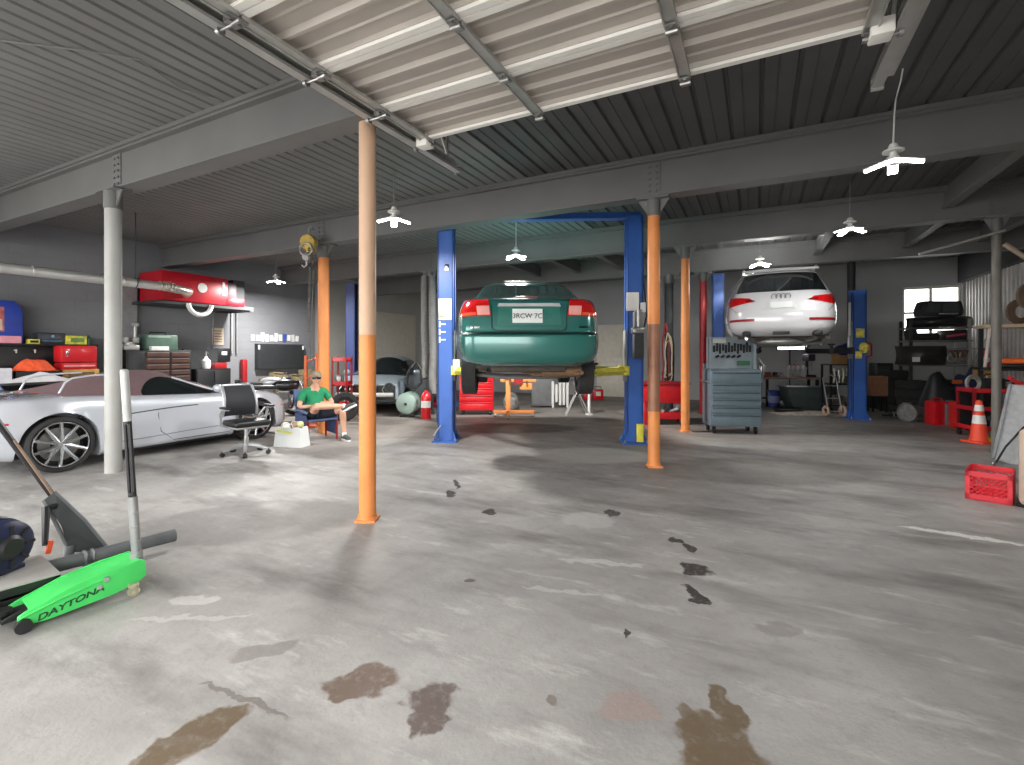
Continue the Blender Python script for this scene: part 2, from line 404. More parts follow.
for k, (x, y0, y1) in enumerate(((-5.6, 9.7, 12.9), (-4.4, 9.7, 12.9), (-3.2, 9.7, 12.9), (2.6, 6.5, 9.7), (3.7, 6.5, 9.7), (1.2, 9.7, 12.9), (2.8, 9.7, 12.9), (4.0, 9.7, 12.9))):
    mb = MB(); mb.box2((x-.012, y0+.05, ZC-.32), (x+.012, y1-.05, ZC-.002)); mb.box2((x-.07, y0+.12, ZC-.34), (x+.07, y1-.12, ZC-.32))
    struct('ceiling_joist', mb, beam_m, 'grey steel joist between two ceiling beams', 'joist', 0)['group'] = 'ceiling joists'
# ================================================================== posts
def post(x, y, r, segs, label, base=True, cap=True, top=ZB, rz=0, capm=None):
    t = T('steel_column', label, 'column', (x, y, 0), group='steel columns')
    t['kind'] = 'thing'
    for nm, mt, z0, z1 in segs: part(t, nm, mt, lambda m: m.cyl((0, 0, z0), (0, 0, z1), r, seg=28))
    if base:
        part(t, 'base_plate', segs[0][1], lambda m: (m.box((0, 0, .01), (r*2.4, r*2.4, .02), rz=TH), m.cyl((0, 0, .02), (0, 0, .05), r*1.12, seg=24)))
    if cap:
        def f(m):
            m.prism([(-r*1.1, top-.20), (r*1.1, top-.20), (r*2.6, top-.02), (r*2.6, top), (-r*2.6, top), (-r*2.6, top-.02)], 'XZ', -.01, .01)
            m.box((0, 0, top-.012), (r*5.2, .2, .022)); m.cyl((0, 0, top-.24), (0, 0, top-.01), r*1.12, seg=20)
        part(t, 'cap_bracket', capm or beam_m, f)
    return t
greypost = M('grey_post_paint', (158, 158, 154), .5, var=.1, scale=3)
tan = M('tan_post_paint', (198, 164, 136), .55, var=.07, scale=3)
rusty = M('bare_brown_steel', (150, 106, 82), .5, .2, var=.2, scale=5)
post(-7.19, 3.12, .088, [('shaft', greypost, 0, ZB)], 'grey round steel column standing beside the silver sports car', base=False)
post(-3.098, 3.25, .074, [('lower_shaft', orange, 0, 1.65), ('upper_shaft', tan, 1.65, ZB)], 'round column, orange below and tan above, nearest the camera', cap=False)
post(-1.21, 6.5, .078, [('lower_shaft', orange, 0, .73), ('bare_section', rusty, .73, 1.87), ('upper_shaft', orange, 1.87, ZB-.2)], 'orange round column with a bare brown middle section')
post(-7.29, 6.5, .10, [('shaft', orange, 0, ZB-.2)], 'orange round column with a chain hoist, behind the seated man', base=False)
post(-1.22, 9.7, .078, [('shaft', orange, 0, ZB-.2)], 'plain orange round column left of the red column')
post(-1.2, 12.9, .085, [('shaft', redd, 0, ZB)], 'dark red round column left of the grey tool chest')
post(-7.2, 9.7, .09, [('shaft', dark, 0, ZB)], 'dark grey column beside the hanging exhaust hoses')
post(3.19, 9.7, .056, [('shaft', M('weathered_post', (112, 108, 102), .6, var=.2, scale=4), 0, ZB)], 'thin grey column on the right beside the board shelf')
post(-2.02, 12.9, .11, [('shaft', dark, 0, ZB)], 'dark grey column hung with cables behind the red parts washer')
post(1.97, 13.66, .08, [('shaft', dark, 0, ZC)], 'dark grey column behind the right-hand blue lift post', cap=False)
# pilaster and white door at left / cream door at back
struct('trim_2', MB().box2((XL, 5.35, 0), (XL+.16, 5.85, 3.2)), M('pilaster_paint', (134, 134, 136), .7), 'paler pilaster on the left wall', 'trim', 0)
mb = MB(); mb.box2((XL+.005, 13.4, 0), (XL+.05, 15.9, 3.05))
for k in range(7): mb.box2((XL+.05, 13.4, .1+k*.42), (XL+.062, 15.9, .47+k*.42))
d = struct('door_2', mb, cream, 'cream sectional door at the far left behind the damaged car', 'door', 0)
mb = MB(); mb.box2((-5.05, YB-.06, 0), (-4.05, YB-.01, 2.5), bev=.01)
for z in (.15, 1.35): mb.box2((-4.95, YB-.072, z), (-4.15, YB-.06, z+1.0), bev=.008)
d = struct('door_3', mb, cream, 'cream door in the rear wall beside the blue lift post', 'door')
part(d, 'door_handle', steel, lambda m: (m.cyl((-4.95, YB-.06, 1.05), (-4.95, YB-.13, 1.05), .015), m.cyl((-4.95, YB-.125, 1.05), (-4.83, YB-.125, 1.05), .012)))
# ================================================================== overhead door, open under the ceiling
dr = bpy.data.objects.new('door_1', None); COL.objects.link(dr); tag(dr, 'open overhead sectional door with pale ribbed panels and tracks', 'door', kind='structure')
door_m = M('door_panel_inside', (180, 173, 165), .45, .1, var=.07, scale=2)
rail_m = M('door_rail_white', (232, 230, 224), .4, var=.04)
edges = [3.58, 2.97, 2.36, 1.75, 1.14, .53, -.08]
x0, x1 = -2.70, .64; zd = 3.45
for y1, y0 in zip(edges[:-1], edges[1:]):
    Lh = y1-y0
    pr = [(y0+.004, zd+.045), (y0+.004, zd)]
    for a, dz in ((.05, 0), (.055, .03), (.15, .03), (.16, .018), (.17, .03), (.27, .03), (.29, .0), (.315, 0), (.335, .03), (.43, .03), (.44, .018), (.45, .03), (.545, .03), (.55, 0)): pr.append((y0+a*Lh/.61, zd+dz))
    pr += [(y1-.004, zd), (y1-.004, zd+.045)]
    m = MB().prism(pr, 'YZ', x0, x1)
    s = m.build('door_section', door_m, dr, smooth=0)
    part(s, 'edge_rail', rail_m, lambda m: (m.box2((x0, y0+.004, zd-.022), (x1, y0+.052, zd)), m.box2((x0, y1-.05, zd-.022), (x1, y1-.004, zd))), smooth=0)
    for xs in (x0+.035, -1.57, -.45, x1-.035):
        part(s, 'stile', galv, lambda m: (m.box2((xs-.04, y0+.01, zd-.035), (xs+.04, y1-.01, zd-.021)), m.box2((xs-.04, y0+.01, zd-.046), (xs-.03, y1-.01, zd-.035)), m.box2((xs+.03, y0+.01, zd-.046), (xs+.04, y1-.01, zd-.035))), smooth=0)
        part(s, 'hinge', steel, lambda m: (m.box((xs, y1, zd-.052), (.06, .11, .012)), m.cyl((xs-.035, y1, zd-.064), (xs+.035, y1, zd-.064), .014, seg=8), m.box((xs, y1-.045, zd-.06), (.02, .02, .014))))
    for xs, sg in ((x0, -1), (x1, 1)):
        part(s, 'roller', steel, lambda m: (m.cyl((xs+sg*-.02, y1, zd-.07), (xs+sg*.12, y1, zd-.07), .008, seg=8), m.cyl((xs+sg*.105, y1, zd-.07), (xs+sg*.13, y1, zd-.07), .026, seg=14), m.box((xs, y1, zd-.05), (.05, .08, .04))))
for sx, xt in ((-1, -2.81), (1, .765)):
    def tr(m):
        m.box2((xt+sx*.03, YF, 3.390), (xt+sx*.036, 4.27, 3.460)); m.box2((xt-sx*.035, YF, 3.390), (xt+sx*.03, 4.27, 3.396)); m.box2((xt-sx*.035, YF, 3.454), (xt+sx*.03, 4.27, 3.460))
        m.box2((xt-sx*.035, YF, 3.396), (xt-sx*.03, 4.27, 3.412)); m.box2((xt+sx*.036, YF, 3.455), (xt+sx*.1, 4.27, 3.461)); m.box2((xt+sx*.036, YF, 3.460), (xt+sx*.042, 4.27, 3.530))
    part(dr, 'track', galv, tr, smooth=0)
    def hg(m):
        m.box2((xt+sx*.042, 4.12, 3.460), (xt+sx*.048, 4.16, ZC)); m.box2((xt+sx*.042, 3.4, 3.480), (xt+sx*.05, 3.480, ZC)); m.cyl((xt+sx*.045, 4.14, 3.540), (xt+sx*.045, 3.8, ZC), .014, seg=6)
        m.box2((xt-.03, 4.27, 3.380), (xt+.045*sx, 4.30, 3.470))
    part(dr, 'track_hanger', galv, hg, smooth=0)
part(dr, 'corner_bracket', rail_m, lambda m: m.box2((.60, 3.50, 3.36), (.72, 3.62, 3.46), bev=.01))
part(dr, 'corner_bracket', rail_m, lambda m: m.box2((-2.76, 3.50, 3.36), (-2.64, 3.62, 3.46), bev=.01))
# ================================================================== hanging lamps
led = M('led_glow', (255, 255, 252), .5, emit=26.0, var=0.0)
def make_lamp(loc, cord, label, tw=0.0, watts=50):
    t = T('hanging_lamp', label, 'lamp', loc, tw, 'hanging shop lamps')
    part(t, 'cord', white if tw > .5 else grey, lambda m: m.tube([Vector(c) for c in cord], .007, 6))
    part(t, 'socket', white, lambda m: m.lathe([(0, .17), (.03, .17), (.045, .13), (.085, .11), (.085, .095), (.03, .09), (.03, .04), (0, .04)], seg=20))
    part(t, 'hub', white, lambda m: m.lathe([(0, .05), (.05, .05), (.06, .02), (.05, -.02), (0, -.03)], seg=18))
    for k in range(4):
        a = k*PI/2+.4
        mm = Matrix.Rotation(a, 4, 'Z') @ Matrix.Translation((.135, 0, -.015)) @ Matrix.Rotation(.28, 4, 'Y')
        w = MB().box((0, 0, .008), (.19, .085, .014), bev=.005).xf(mm).build('light_wing', white, t)
        MB().box((0, 0, -.004), (.175, .075, .01), bev=.004).xf(mm).build('led_panel', led, w)
    li = bpy.data.lights.new('lamp_light', 'AREA'); li.shape = 'DISK'; li.size = .4; li.energy = watts; li.color = (1, .98, .95)
    lo = bpy.data.objects.new('lamp_light', li); COL.objects.link(lo); lo.parent = t; lo.location = (0, 0, -.12)
    return t
def straight(z): return [(0, 0, .17), (0, 0, ZC-z)]
make_lamp(W(3.56, 4.5, 3.27), [(0, 0, .17), (.02, .0, .45), (.05, .0, .6), (.02, -.05, .74), (-.12, -.12, .78)], 'lit hanging lamp right of the open overhead door', 1.0, 18)
p = at(394, 6.63, 3.33); make_lamp(p, straight(3.33), 'lit hanging lamp just right of the orange and tan column', .3, 75)
p = at(516, 9.1, 3.33); make_lamp(p, straight(3.33), 'lit hanging lamp above the green car', .9, 190)
p = at(850, 7.15, 3.33); make_lamp(p, straight(3.33), 'lit hanging lamp up and right of the white car', .1, 18)
p = at(760, 9.9, 3.33); make_lamp(p, straight(3.33), 'lit hanging lamp just over the roof of the white car', .5, 150)
p = at(276, 12.2, 3.33); make_lamp(p, straight(3.33), 'lit hanging lamp left of the yellow chain hoist', .2, 170)
# small cable run across the left ceiling
tag(MB().tube([(-6.4, 1.0, ZC-.01), (-5.9, 1.4, ZC-.012), (-5.5, 1.6, ZC-.02), (-5.02, 2.0, ZC-.02), (-4.77, 2.26, ZC-.02), (-4.95, 2.7, ZC-.015), (-4.8, 3.0, ZC-.02)], .006, 6).build('ceiling_cable', grey), 'thin loose cable strung along the left ceiling', 'cable')
# ================================================================== camera, world
cd = bpy.data.cameras.new('camera'); co = bpy.data.objects.new('camera', cd); COL.objects.link(co); SC.camera = co
cd.sensor_width = 36; cd.lens = F/1024*36; cd.shift_y = -(382.5-V0)/1024; cd.clip_start = .05
co.location = (0, 0, H); co.rotation_euler = (PI/2, 0, TH)
wd = bpy.data.worlds.new('sky'); SC.world = wd; wd.use_nodes = True
bg = wd.node_tree.nodes['Background']; bg.inputs['Color'].default_value = (1, .985, .965, 1); bg.inputs['Strength'].default_value = 4.6
SC.view_settings.view_transform = 'Standard'; SC.view_settings.look = 'None'; SC.view_settings.gamma = 1; SC.view_settings.use_curve_mapping = False
SC.view_settings.exposure = 0.7
SC.cycles.use_denoising = True; SC.cycles.max_bounces = 8; SC.cycles.diffuse_bounces = 5
# ================================================================== wheels
tyre_m = rubber
rim_dark = M('rim_dark', (40, 41, 43), .3, .7)
rim_silver = M('rim_silver', (200, 202, 205), .22, .9, var=.04)
def make_wheel(parent, c, R, wd, side, style, rz=0.0):
    """side = +1 when the outer face looks along +X"""
    rr = R*.84 if style == 'sport' else R*.64
    h = wd/2
    e = bpy.data.objects.new('wheel', None); COL.objects.link(e); e.parent = parent; e.location = c; e.rotation_euler = (0, 0, rz)
    tread = []
    for k in range(9):
        a = -h*.8+k*h*.2; tread += [(R*.985, a-h*.085), (R, a-h*.07), (R, a+h*.07), (R*.985, a+h*.085)]
    prof = [(rr, -h*.85), (rr*1.03, -h), (R*.93, -h*.98)] + tread + [(R*.93, h*.98), (rr*1.03, h), (rr, h*.85), (rr*.97, 0)]
    MB().lathe(prof, axis='X', seg=44, closed=True).build('tyre', tyre_m, e)
    s = side
    def barrel(m):
        m.lathe([(rr*.985, -h*.85), (rr*.97, s*h*.3), (rr*.99, s*h*.93), (rr*.93, s*h*.95), (rr*.92, s*h*.3), (rr*.2, s*h*.25), (0, s*h*.25)], axis='X', seg=40)
    MB_b = MB(); barrel(MB_b); MB_b.build('rim', rim_dark if style == 'sport' else rim_silver, e)
    m = MB()
    if style == 'sport':
        for k in range(5):
            for off in (-.23, .2):
                a0 = k*2*PI/5; a1 = a0+off
                p0 = Vector((s*h*.78, math.cos(a0)*rr*.12, math.sin(a0)*rr*.12)); p1 = Vector((s*h*.9, math.cos(a1+(.12 if off > 0 else -.12))*rr*.95, math.sin(a1+(.12 if off > 0 else -.12))*rr*.95))
                m.tube([p0, p0.lerp(p1, .5)+Vector((s*h*.06, 0, 0)), p1], .02, 6, rr=[.032, .022, .02])
        m.lathe([(rr*.16, s*h*.6), (rr*.16, s*h*.86), (rr*.1, s*h*.92), (0, s*h*.92)], axis='X', seg=16)
        m.torus((s*h*.93, 0, 0), rr*.955, .009, 'X', 44, 6)
        m.build('spokes', rim_silver, e)
        MB().lathe([(rr*.72, s*h*.38), (rr*.72, s*h*.45), (rr*.3, s*h*.45), (rr*.3, s*h*.38)], axis='X', seg=30, closed=True).build('brake_disc', steel, e)
    else:
        for k in range(7):
            a = k*2*PI/7; ca, sa = math.cos(a), math.sin(a)
            m.tube([(s*h*.55, ca*rr*.1, sa*rr*.1), (s*h*.6, ca*rr*.93, sa*rr*.93)], .025, 6)
        m.lathe([(rr*.22, s*h*.3), (rr*.22, s*h*.6), (rr*.12, s*h*.66), (0, s*h*.66)], axis='X', seg=16)
        m.build('spokes', rim_silver, e)
    return e
# ------------------------------------------------------------------ bodies lofted front to back (seen from the side)
def long_body(tab, wheels, step=.03):
    y0, y1 = tab[0][0], tab[-1][0]; ys = list(np.linspace(y0, y1, int((y1-y0)/step)+1))
    V = smoothtab(tab, ys)
    def prof(w, zb, zs, zt):
        h = zs-zb
        return [(0, zb), (.4*w, zb), (.72*w, zb), (.90*w, zb+.01), (.965*w, zb+.05), (.985*w, zb+.13*h), (.99*w, zb+.25*h), (w, zb+.42*h), (w, zb+.55*h), (.995*w, zb+.68*h), (.985*w, zb+.80*h),
                (.965*w, zs-.05*h), (.93*w, zs), (.86*w, zs+.35*(zt-zs)), (.72*w, zs+.6*(zt-zs)), (.5*w, zs+.83*(zt-zs)), (.25*w, zs+.96*(zt-zs)), (0, zt)]
    rows = []
    for y, (w, zb, zs, zt) in zip(ys, V):
        row = []
        for i, (x, z) in enumerate(prof(w, zb, zs, zt)):
            for yw, zw, R in wheels:
                if abs(y-yw) < R and x > .66*w:
                    za = zw+math.sqrt(R*R-(y-yw)**2)
                    if z < za: z = za
            row.append((x, z))
        rows.append(row)
    n = len(rows[0]); m = MB(); vs = []; fs = []
    full = 2*n-2
    for y, row in zip(ys, rows):
        vs += [(x, y, z) for x, z in row] + [(-x, y, z) for x, z in row[-2:0:-1]]
    for j in range(len(ys)-1):
        for i in range(full):
            fs.append((j*full+i, j*full+(i+1) % full, (j+1)*full+(i+1) % full, (j+1)*full+i))
    fs += [tuple(range(full)), tuple(range((len(ys)-1)*full, len(ys)*full))]
    m.raw(vs, fs)
    def side(y, z):
        w, zb, zs, zt = smoothtab(tab, [y])[0]; p = prof(w, zb, zs, zt)[3:13]
        zs_ = [q[1] for q in p]; xs_ = [q[0] for q in p]
        return float(np.interp(z, zs_, xs_))
    return m, side, lambda y: smoothtab(tab, [y])[0]
def cabin(fw, fz, bz, top_w, n=2.3):
    """greenhouse point: fw(y) base half width, bz(y) base height, fz(y) roof height; s 0 (right belt) .. 1 (roof) .. 2 (left belt)"""
    def P(y, s, k=1.0):
        a = s*PI/2; c, q = math.cos(a), math.sin(a)
        ex = 2/n; b = fw(y)
        x = math.copysign(abs(c)**ex, c)*b
        z = bz(y)+(fz(y)-bz(y))*abs(q)**ex
        fr = (z-bz(y))/max(.05, 1.22-bz(y))
        x *= (1-(1-top_w)*min(1, fr))
        return Vector((x*k, y, bz(y)+(z-bz(y))*k if k != 1 else z))
    return P
# ================================================================== silver sports car with a folded-fabric roof
silver = M('silver_car_paint', (198, 202, 210), .25, .2, var=.03, scale=2, coat=1)
softtop = M('maroon_soft_top', (112, 88, 92), .85, var=.08, bump=.1, scale=20)
car = T('sports_car', 'silver two-seat sports car with closed maroon fabric roof', 'car', (-8.72, 4.15, 0), 0)
tab = [(-2.14, .72, .42, .74, .78), (-2.1, .84, .34, .80, .86), (-2.0, .905, .27, .85, .92), (-1.75, .955, .19, .90, .955), (-1.325, .975, .14, .915, .97), (-.9, .968, .12, .895, .965), (-.4, .945, .12, .862, .93),
       (.3, .935, .12, .835, .90), (.9, .945, .12, .825, .88), (1.325, .965, .13, .835, .855), (1.7, .93, .15, .77, .77), (1.92, .85, .17, .665, .67), (2.05, .74, .2, .565, .57), (2.12, .52, .25, .48, .48)]
wh = [(-1.325, .345, .40), (1.325, .335, .385)]
m, side, tabf = long_body(tab, wh)
body = m.build('body', silver, car, smooth=50)
zr = lambda y: float(smoothtab([(-1.35, .955), (-1.0, 1.05), (-.6, 1.165), (-.25, 1.23), (0, 1.23), (.2, 1.195), (.5, 1.09), (.88, .905)], [y])[0][0])
bw = lambda y: tabf(y)[0]*.88; bzf = lambda y: min(tabf(y)[2], zr(y)-.02)
CP = cabin(bw, zr, bzf, .62)
def surf(ya, yb, sa, sb, k0=1.0, k1=.985, nu=28, nv=20, skew=0.0):
    f = lambda k: (lambda u, v: CP(ya+(yb-ya)*u + skew*v, sa+(sb-sa)*v, k))
    return MB().shell(f(k0), f(k1), nu, nv)
surf(-1.32, .24, 0, 2, 1.0, .97, 34, 34).build('soft_top', softtop, car, smooth=50)
surf(.21, .87, 0.02, 1.98, 1.0, .98, 16, 30).build('windscreen', glass, car)
for a, b in ((.03, .50), (1.97, 1.50)):
    # side glass: arched upper edge
    def f(k):
        def g(u, v):
            y = -.36+1.1*u
            hgt = min(1, math.sin(min(1, (u+.02)/.42)*PI/2)**.75)*(1 if u < .6 else max(.02, 1-((u-.6)/.4)**1.5*.72))
            return CP(y, a+(b-a)*v*hgt, k)
        return g
    MB().shell(f(1.012), f(.99), 30, 10).build('side_window', glass, car)
    s = .52 if a < 1 else 1.48
    MB().tube([CP(.88-.66*t, (.06+.46*t) if a < 1 else (1.94-.46*t), 1.015) for t in np.linspace(0, 1, 10)], .017, 8).build('windscreen_pillar', silver, car)
    sg = 1 if a < 1 else -1
    MB().tube([(sg*.60, -1.22, .96), (sg*.60, -1.16, 1.10), (sg*.58, -1.08, 1.155), (sg*.56, -.9, 1.18), (sg*.5, -.55, 1.195)], .014, 6).build('roof_trim', silver, car)
    mr = MB().ball((sg*.98, .62, .93), (.10, .06, .065), 16, 10).build('wing_mirror', silver, car)
    part(mr, 'mirror_stalk', black, lambda m: m.cyl((sg*.88, .6, .885), (sg*.96, .62, .91), .018))
    def strip(nm, mt, pts, r=.007, out=.0):
        MB().tube([(sg*(side(y, z)+out), y, z) for y, z in pts], r, 6).build(nm, mt, car)
    strip('door_seam', dark, [(.95, .80), (1.0, .6), (.98, .3), (.85, .2), (.0, .2), (-.18, .35), (-.22, .6), (-.16, .84)], .005)
    strip('character_line', dark, [(y, .655+.035*math.sin((y+.5)*2)) for y in np.linspace(-.8, .35, 14)], .009, -.002)
    # scooped intake behind the door
    def ik(m):
        poly = [(-.80, .38), (-.30, .36), (-.22, .50), (-.30, .56), (-.72, .58)]
        f0 = lambda u, v: Vector((sg*(side(-.84+.6*u, .40+.16*v)+.004), -.84+.6*u+.05*v, .40+.16*v)); f1 = lambda u, v: f0(u, v)-Vector((sg*.03, 0, 0))
        m.shell(f0, f1, 10, 5)
    strip('lower_crease', M('silver_crease_shade', (120, 124, 132), .4), [(y, .30+.02*math.sin(y*2)) for y in np.linspace(-.75, .8, 14)], .008, -.003)  # shade of the lower body crease painted as a darker silver strip
    strip('sill_blade', black, [(y, .15) for y in np.linspace(-.85, .85, 12)], .028, -.02)
    strip('side_marker', lamp_red if True else red, [(-1.93, .66), (-1.86, .655), (-1.8, .655)], .014, -.004)
    strip('side_marker', M('amber_marker', (214, 120, 40), .3), [(1.84, .55), (1.92, .55)], .012, -.004)
    MB().shell(lambda u, v: Vector((sg*(.58+.22*u), 1.93-.10*u+.14*(1-v)*.5, .60+.06*v+.0*u)), lambda u, v: Vector((sg*(.56+.22*u), 1.89-.10*u, .58+.06*v)), 6, 4).build('headlamp', lamp_clear if False else white, car)
    tl = MB().shell(lambda u, v: Vector((sg*(.40+.42*u), -2.135+.10*u*u, .66+.10*v)), lambda u, v: Vector((sg*(.40+.40*u), -2.06+.10*u*u, .66+.10*v)), 8, 4).build('tail_lamp', lamp_red, car)
    for yw, zw in ((-1.325, .345), (1.325, .335)):
        make_wheel(car, (sg*.825, yw, zw), zw, .29 if yw < 0 else .245, sg, 'sport')
for y, _, _ in wh: part(car, 'wheel_well', black, lambda m: m.box((0, y, .42), (1.5, .74, .44)))
for s in (-1, 1):
    for k in range(4): part(car, 'rear_vent', dark, lambda m: m.box((s*.42, -1.45-.14*k, .975-.006*k), (.34, .05, .014)))
part(car, 'rear_grille', black, lambda m: m.box((0, -2.13, .55), (1.1, .05, .16), bev=.02))
# ------------------------------------------------------------------ bodies stacked from level slices (seen from behind)
def slice_body(tab, wheels, nz=60, na=88):
    zs = list(np.linspace(tab[0][0], tab[-1][0], nz)); V = smoothtab(tab, zs); vs = []
    for z, (Wd, yr, yf, n) in zip(zs, V):
        c, h = (yr+yf)/2, (yf-yr)/2
        for k in range(na):
            a = 2*PI*k/na; ca, sa = math.cos(a), math.sin(a)
            x = Wd*math.copysign(abs(ca)**(2/n), ca); y = c+h*math.copysign(abs(sa)**(2/n), sa)
            for yw, zw, R in wheels:
                if abs(x) > .55*Wd and (y-yw)**2+(z-zw)**2 < R*R: x *= .66
            vs.append((x, y, z))
    fs = [(j*na+i, j*na+(i+1) % na, (j+1)*na+(i+1) % na, (j+1)*na+i) for j in range(nz-1) for i in range(na)]
    fs += [tuple(range(na)), tuple(range((nz-1)*na, nz*na))]
    def rear(x, z, off=0.0):
        Wd, yr, yf, n = smoothtab(tab, [z])[0]; c, h = (yr+yf)/2, (yf-yr)/2
        return c-h*max(0.0, 1-min(1, abs(x)/Wd)**n)**(1/n)-off
    return MB().raw(vs, fs), rear
def patch(rear, c00, c10, c11, c01, off=.012, nu=12, nv=8, back=.03, bow=0.0):
    def q(u, v):
        x = (c00[0]*(1-u)+c10[0]*u)*(1-v)+(c01[0]*(1-u)+c11[0]*u)*v; z = (c00[1]*(1-u)+c10[1]*u)*(1-v)+(c01[1]*(1-u)+c11[1]*u)*v
        return x, z+bow*math.sin(u*PI)*v
    f0 = lambda u, v: Vector((q(u, v)[0], rear(*q(u, v), off), q(u, v)[1])); f1 = lambda u, v: Vector((q(u, v)[0], rear(*q(u, v), off-back), q(u, v)[1]))
    return MB().shell(f0, f1, nu, nv)
# ================================================================== green sedan up on the front lift
green = M('teal_green_paint', (46, 112, 106), .22, .25, var=.05, scale=2, coat=1)
gz = 1.135
gc = T('green_sedan', 'dark green sedan raised on the blue two-post lift, seen from behind', 'car', W(.205, 5.66+2.22, gz), TH)
tabg = [(.20, .70, -2.04, 2.0, 7), (.25, .79, -2.14, 2.08, 8), (.36, .835, -2.205, 2.15, 9), (.50, .85, -2.22, 2.2, 9), (.575, .85, -2.215, 2.2, 9), (.60, .842, -2.17, 2.2, 9), (.68, .85, -2.155, 2.19, 9), (.82, .848, -2.125, 2.1, 9), (.93, .832, -2.085, 1.6, 8),
        (.99, .815, -2.05, 1.25, 7), (1.03, .795, -1.96, 1.1, 6.5), (1.055, .775, -1.6, 1.0, 6), (1.085, .755, -1.42, .92, 6), (1.2, .70, -1.1, .7, 5.5), (1.33, .635, -.78, .45, 5), (1.41, .585, -.58, .25, 5), (1.44, .50, -.40, .1, 4), (1.452, .33, -.2, -.05, 3)]
wg = [(-1.31, .31, .36), (1.31, .31, .36)]
gc.scale = (1.055, 1, 1)
m, rg = slice_body(tabg, wg)
m.build('body', green, gc, smooth=55)
patch(rg, (-.68, 1.10), (.68, 1.10), (.56, 1.385), (-.56, 1.385), .006, 24, 14).build('rear_window', glass, gc)
for s in (-1, 1):
    t = patch(rg, (s*.43, .80), (s*.825, .795), (s*.765, 1.015), (s*.47, 1.015), .014, 16, 10).build('tail_lamp', lamp_red, gc)
    patch(rg, (s*.445, .815), (s*.585, .81), (s*.60, .925), (s*.455, .925), .02, 8, 6).build('reverse_lens', lamp_clear, t)
    patch(rg, (s*.60, .81), (s*.80, .805), (s*.795, .84), (s*.60, .845), .02, 8, 4).build('indicator_lens', M('amber_lens', (226, 92, 60), .15, coat=1), t)
    patch(rg, (s*.40, .36), (s*.80, .36), (s*.81, .375), (s*.40, .375), .004, 10, 3).build('bumper_crease', green, gc)
    MB().ball((s*.90, .55, 1.03), (.09, .07, .075)).build('wing_mirror', green, gc)
    patch(rg, (s*.56, .655), (s*.66, .655), (s*.66, .675), (s*.56, .675), .006, 6, 3, .012).build('badge_lettering', chrome, gc)
patch(rg, (-.83, .578), (.83, .578), (.83, .602), (-.83, .602), .012, 40, 3).build('bumper_seam', black, gc)
patch(rg, (-.36, .915), (.36, .915), (.345, .955), (-.345, .955), .028, 16, 4).build('trunk_trim', M('trim_silver', (196, 200, 200), .35, .2), gc)
patch(rg, (-.36, .69), (.36, .69), (.35, .915), (-.35, .915), .004, 16, 6, .008).build('plate_recess', M('recess_green', (46, 108, 98), .35, coat=.5), gc)
pl = patch(rg, (-.19, .715), (.15, .715), (.15, .885), (-.19, .885), .022, 4, 3).build('license_plate', plate_m, gc)
text(pl, 'plate_characters', '3RCW 7C', .085, ink, (-.02, rg(0, .79, .026), .795), (PI/2, 0, 0), sx=.92)
patch(rg, (-.15, 1.108), (.15, 1.108), (.14, 1.14), (-.14, 1.14), .02, 8, 4).build('high_stop_lamp', lamp_red, gc)
patch(rg, (-.46, 1.0), (.46, 1.0), (.45, 1.014), (-.45, 1.014), .004, 14, 3).build('trunk_seam', black, gc)
MB().tube([(s, rg(s, z, .006), z) for s, z in ((-.42, 1.01), (-.43, .9), (-.42, .66), (-.38, .62), (.38, .62), (.42, .66), (.43, .9), (.42, 1.01))], .006, 6).build('trunk_gap', black, gc)
MB().box((0, -.55, 1.452), (.62, .04, .012), bev=.004).build('roof_rear_edge', chrome, gc)
under = M('underbody_grime', (70, 64, 58), .8, var=.3, scale=9)
rust = M('rusty_exhaust', (128, 100, 74), .65, .4, var=.25, scale=9)
part(gc, 'underbody', under, lambda m: (m.box((0, -.1, .19), (1.25, 3.5, .05)), m.box((0, -1.65, .17), (.9, .5, .10), bev=.04), [m.box((x, -.2, .15), (.1, 3.0, .06)) for x in (-.55, .55)]))
part(gc, 'exhaust', rust, lambda m: (m.lathe([(0, -.24), (.06, -.24), (.075, -.22), (.075, .22), (.06, .24), (0, .24)], (.40, -1.75, .13), 'X', 18), m.tube([(.3, -1.7, .1), (.1, -1.5, .08), (-.05, -1.0, .1), (-.05, .8, .1)], .03, 8), m.cyl((.55, -1.82, .10), (.6, -2.1, .12), .025)))
part(gc, 'rear_axle', steel, lambda m: (m.tube([(-.68, -1.31, .08), (-.3, -1.36, .04), (.3, -1.36, .04), (.68, -1.31, .08)], .035, 8), [m.tube([(s*.5, -1.31, .06), (s*.56, -1.28, .42)], .05, 10) for s in (-1, 1)], [m.tube([(s*.2, -1.35, .05), (s*.64, -1.05, .06)], .025, 6) for s in (-1, 1)]))
for s in (-1, 1):
    make_wheel(gc, (s*.735, -1.31, .10), .30, .19, s, 'plain'); make_wheel(gc, (s*.735, 1.31, .10), .30, .19, s, 'plain')
part(gc, 'roof_sensor', orange, lambda m: (m.box((.17, -.2, 1.50), (.11, .09, .11), bev=.02), m.cyl((.17, -.2, 1.55), (.17, -.2, 1.60), .02))) if False else None
